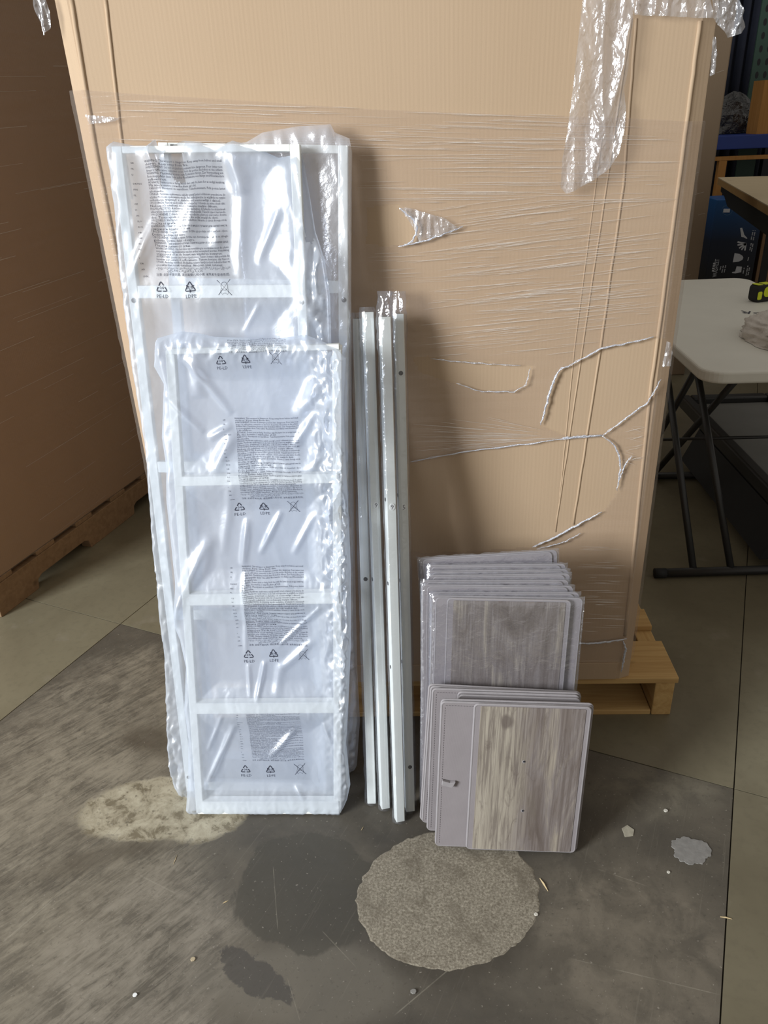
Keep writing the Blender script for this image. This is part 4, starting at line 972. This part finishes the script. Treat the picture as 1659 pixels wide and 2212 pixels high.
# rack
YR = 6.0
def rp(x, y): return on_y(x, y, YR)
r0 = rp(1548, 292)
rack = empty('storage_rack', 'warehouse rack with blue shelf and green perforated post in the far corner', 'rack', Matrix.Translation((r0.x - .1, YR, 0)))
def rl(x, y): p = rp(x, y); return p.x - r0.x + .1, p.z
xA = 0.0; xB = 1.4
zt, zb = rl(1600, 292)[1], rl(1600, 322)[1]
MB().box(xA, xB, .0, .7, zb, zt).obj('blue_shelf', M_BLUE, rack, bevel=.006)
zt2, zb2 = rl(1600, 337)[1], rl(1600, 346)[1]
MB().box(xA, xB, .02, .08, zb2, zt2).obj('wood_rail', M_OAK, rack, bevel=.003)
px0, px1 = rl(1554, 360)[0], rl(1571, 360)[0]
MB().box(px0, px1, .02, .08, 0, zb2 - .001).obj('wood_post', M_OAK, rack, bevel=.003); MB().box(xB - .08, xB - .01, .02, .08, 0, zb2 - .001).obj('wood_post', M_OAK, rack, bevel=.003)
gx0, gx1 = [on_y(x, 230, YR + .71).x - r0.x + .1 for x in (1612, 1652)]
MB().box(gx0, gx1, .71, .73, 0, 3.0).obj('green_post', M_GREEN, rack); MB().box(gx1 + .30, gx1 + .44, .71, .73, 0, 3.0).obj('green_post', M_GREEN, rack)
for k in range(14):
    for s_ in (0, 1):
        z = zt + .16 + k * .105; x = gx0 + (gx1 - gx0) * (.3 if s_ == 0 else .72)
        MB().prism([(x + .016 * math.cos(a), z + .030 * math.sin(a)) for a in [2 * math.pi * i / 10 for i in range(10)]], .7090, .7102).obj('post_hole', M_BLACKHOLE, rack)
o2 = MB().box(rl(1646, 250)[0], rl(1646, 250)[0] + .2, .06, .3, zt + .0005, zt + .42).obj('orange_panel', M_OAK, rack)
sh = MB().box(xA, xB, .05, .65, .45, .47).obj('lower_shelf', M_BLACK, rack)
pb = on_y(1590, 290, YR + .12)
mb = MB(); nu, nv = 15, 7; vs = []
for j in range(nv + 1):
    ph = math.pi / 2 * j / nv
    for i in range(nu):
        th = 2 * math.pi * i / nu; x, y, z = math.cos(th) * math.cos(ph), math.sin(th) * math.cos(ph), math.sin(ph)
        k = 1 + .22 * ridged(x * 2.1, y * 2.1, z * 2.4) + .12 * ridged(x * 6, y * 6, z * 6)
        vs.append((x * k * .19, y * k * .12, z * k * .27))
mb.add(vs, [(j * nu + i, j * nu + (i + 1) % nu, (j + 1) * nu + (i + 1) % nu, (j + 1) * nu + i) for j in range(nv) for i in range(nu)])
g = G('black_bag_film'); nz = g.noise(g.coord(), 14, 4, .6, .8)
M_BBAG = g.bsdf((.02, .02, .022), .16, g.bump(nz, 1.0, .03), .9)
o = mb.obj('plastic_bag_bundle', M_BBAG, None); o.location = (pb.x + .05, YR + .46, zt + .004)
tag(o, 'crinkled dark plastic bundle on the blue rack shelf', 'plastic bag')
# hanging navy cover behind the rack
mb = MB(); n = 80; ya = 7.2; xa, xb = on_y(1555, 100, ya).x - .6, on_y(1640, 0, ya).x + .3; vs = []
for i in range(n + 1):
    x = xa + (xb - xa) * i / n; d = .05 * math.sin(i * .9) + .03 * ns(i * .4, 0)
    vs += [(x, ya + d, 0.0), (x, ya + d * 1.1, 3.2), (x, ya + d + .006, 0.0), (x, ya + d * 1.1 + .006, 3.2)]
mb.add(vs, [f for i in range(n) for f in ((4 * i, 4 * i + 4, 4 * i + 5, 4 * i + 1), (4 * i + 2, 4 * i + 3, 4 * i + 7, 4 * i + 6), (4 * i + 1, 4 * i + 5, 4 * i + 7, 4 * i + 3), (4 * i, 4 * i + 2, 4 * i + 6, 4 * i + 4))])
tag(mb.obj('hanging_curtain', M_NAVY, None, smooth=True), 'dark navy cloth hanging behind the rack', 'curtain')

# ------------------------------------------------------------------ litter on the floor
M_SPL = plain('splinter_wood', (.52, .40, .22), .7, .2); M_CHIP = plain('pale_chip', (.55, .52, .45), .7, .2)
def sliver(a, b, r, label, mat=M_SPL, nm='wood_splinter', cat='splinter', grp='litter on the concrete'):
    A, B = on_z(*a, .003), on_z(*b, .003); m_ = (A + B) / 2
    mb = MB().tube([A - m_, (A - m_).lerp(B - m_, .45) + Vector((.0006, .0006, .0004)), B - m_], [r * .4, r, r * .25], 5, True, .6)
    o = mb.obj(nm, mat); o.location = (m_.x, m_.y, r * .55); tag(o, label, cat, grp)
sliver((1166, 1896), (1184, 1924), .0022, 'longest yellow wood splinter right of the round floor patch')
sliver((1556, 1979), (1582, 1984), .0016, 'thin pale splinter near the right floor joint')
sliver((374, 1865), (382, 1845), .0009, 'fine pale straw below the tan floor patch')
sliver((481, 1950), (493, 1944), .0014, 'short pale straw at the edge of the dark stain')
sliver((780, 1792), (785, 1784), .0010, 'tiny pale straw in front of the uprights')
def chip(px, r, label, mat=M_CHIP, seed=0):
    c = on_z(*px); P = [(r * (1 + .4 * ns(i * 1.3, seed)) * math.cos(2 * math.pi * i / 7), r * .8 * (1 + .4 * ns(i * 1.7, seed, 4)) * math.sin(2 * math.pi * i / 7)) for i in range(7)]
    o = MB().prism(P, 0, r * .5, 'z').obj('stone_chip', mat, None, bevel=r * .12); o.location = (c.x, c.y, .0003); tag(o, label, 'chip', 'litter on the concrete')
chip((417, 2073), .0055, 'tan chip alone on the scuffed floor in front', plain('tan_chip', (.42, .34, .22), .7, .2), 2)
chip((292, 2150), .0050, 'white chip nearest the lower left corner', plain('white_chip', (.75, .75, .73), .6, .1), 5)
chip((1438, 1752), .0055, 'pale chip above the grey filler smear', M_CHIP, 8)
chip((1158, 1976), .0045, 'small pale chip on the rim of the round patch', M_CHIP, 11)
chip((893, 2143), .0060, 'grey chip below the round patch', plain('grey_chip', (.22, .21, .19), .7, .2), 14)
chip((1444, 1885), .0040, 'tiny pale chip below the grey filler smear', M_CHIP, 17)
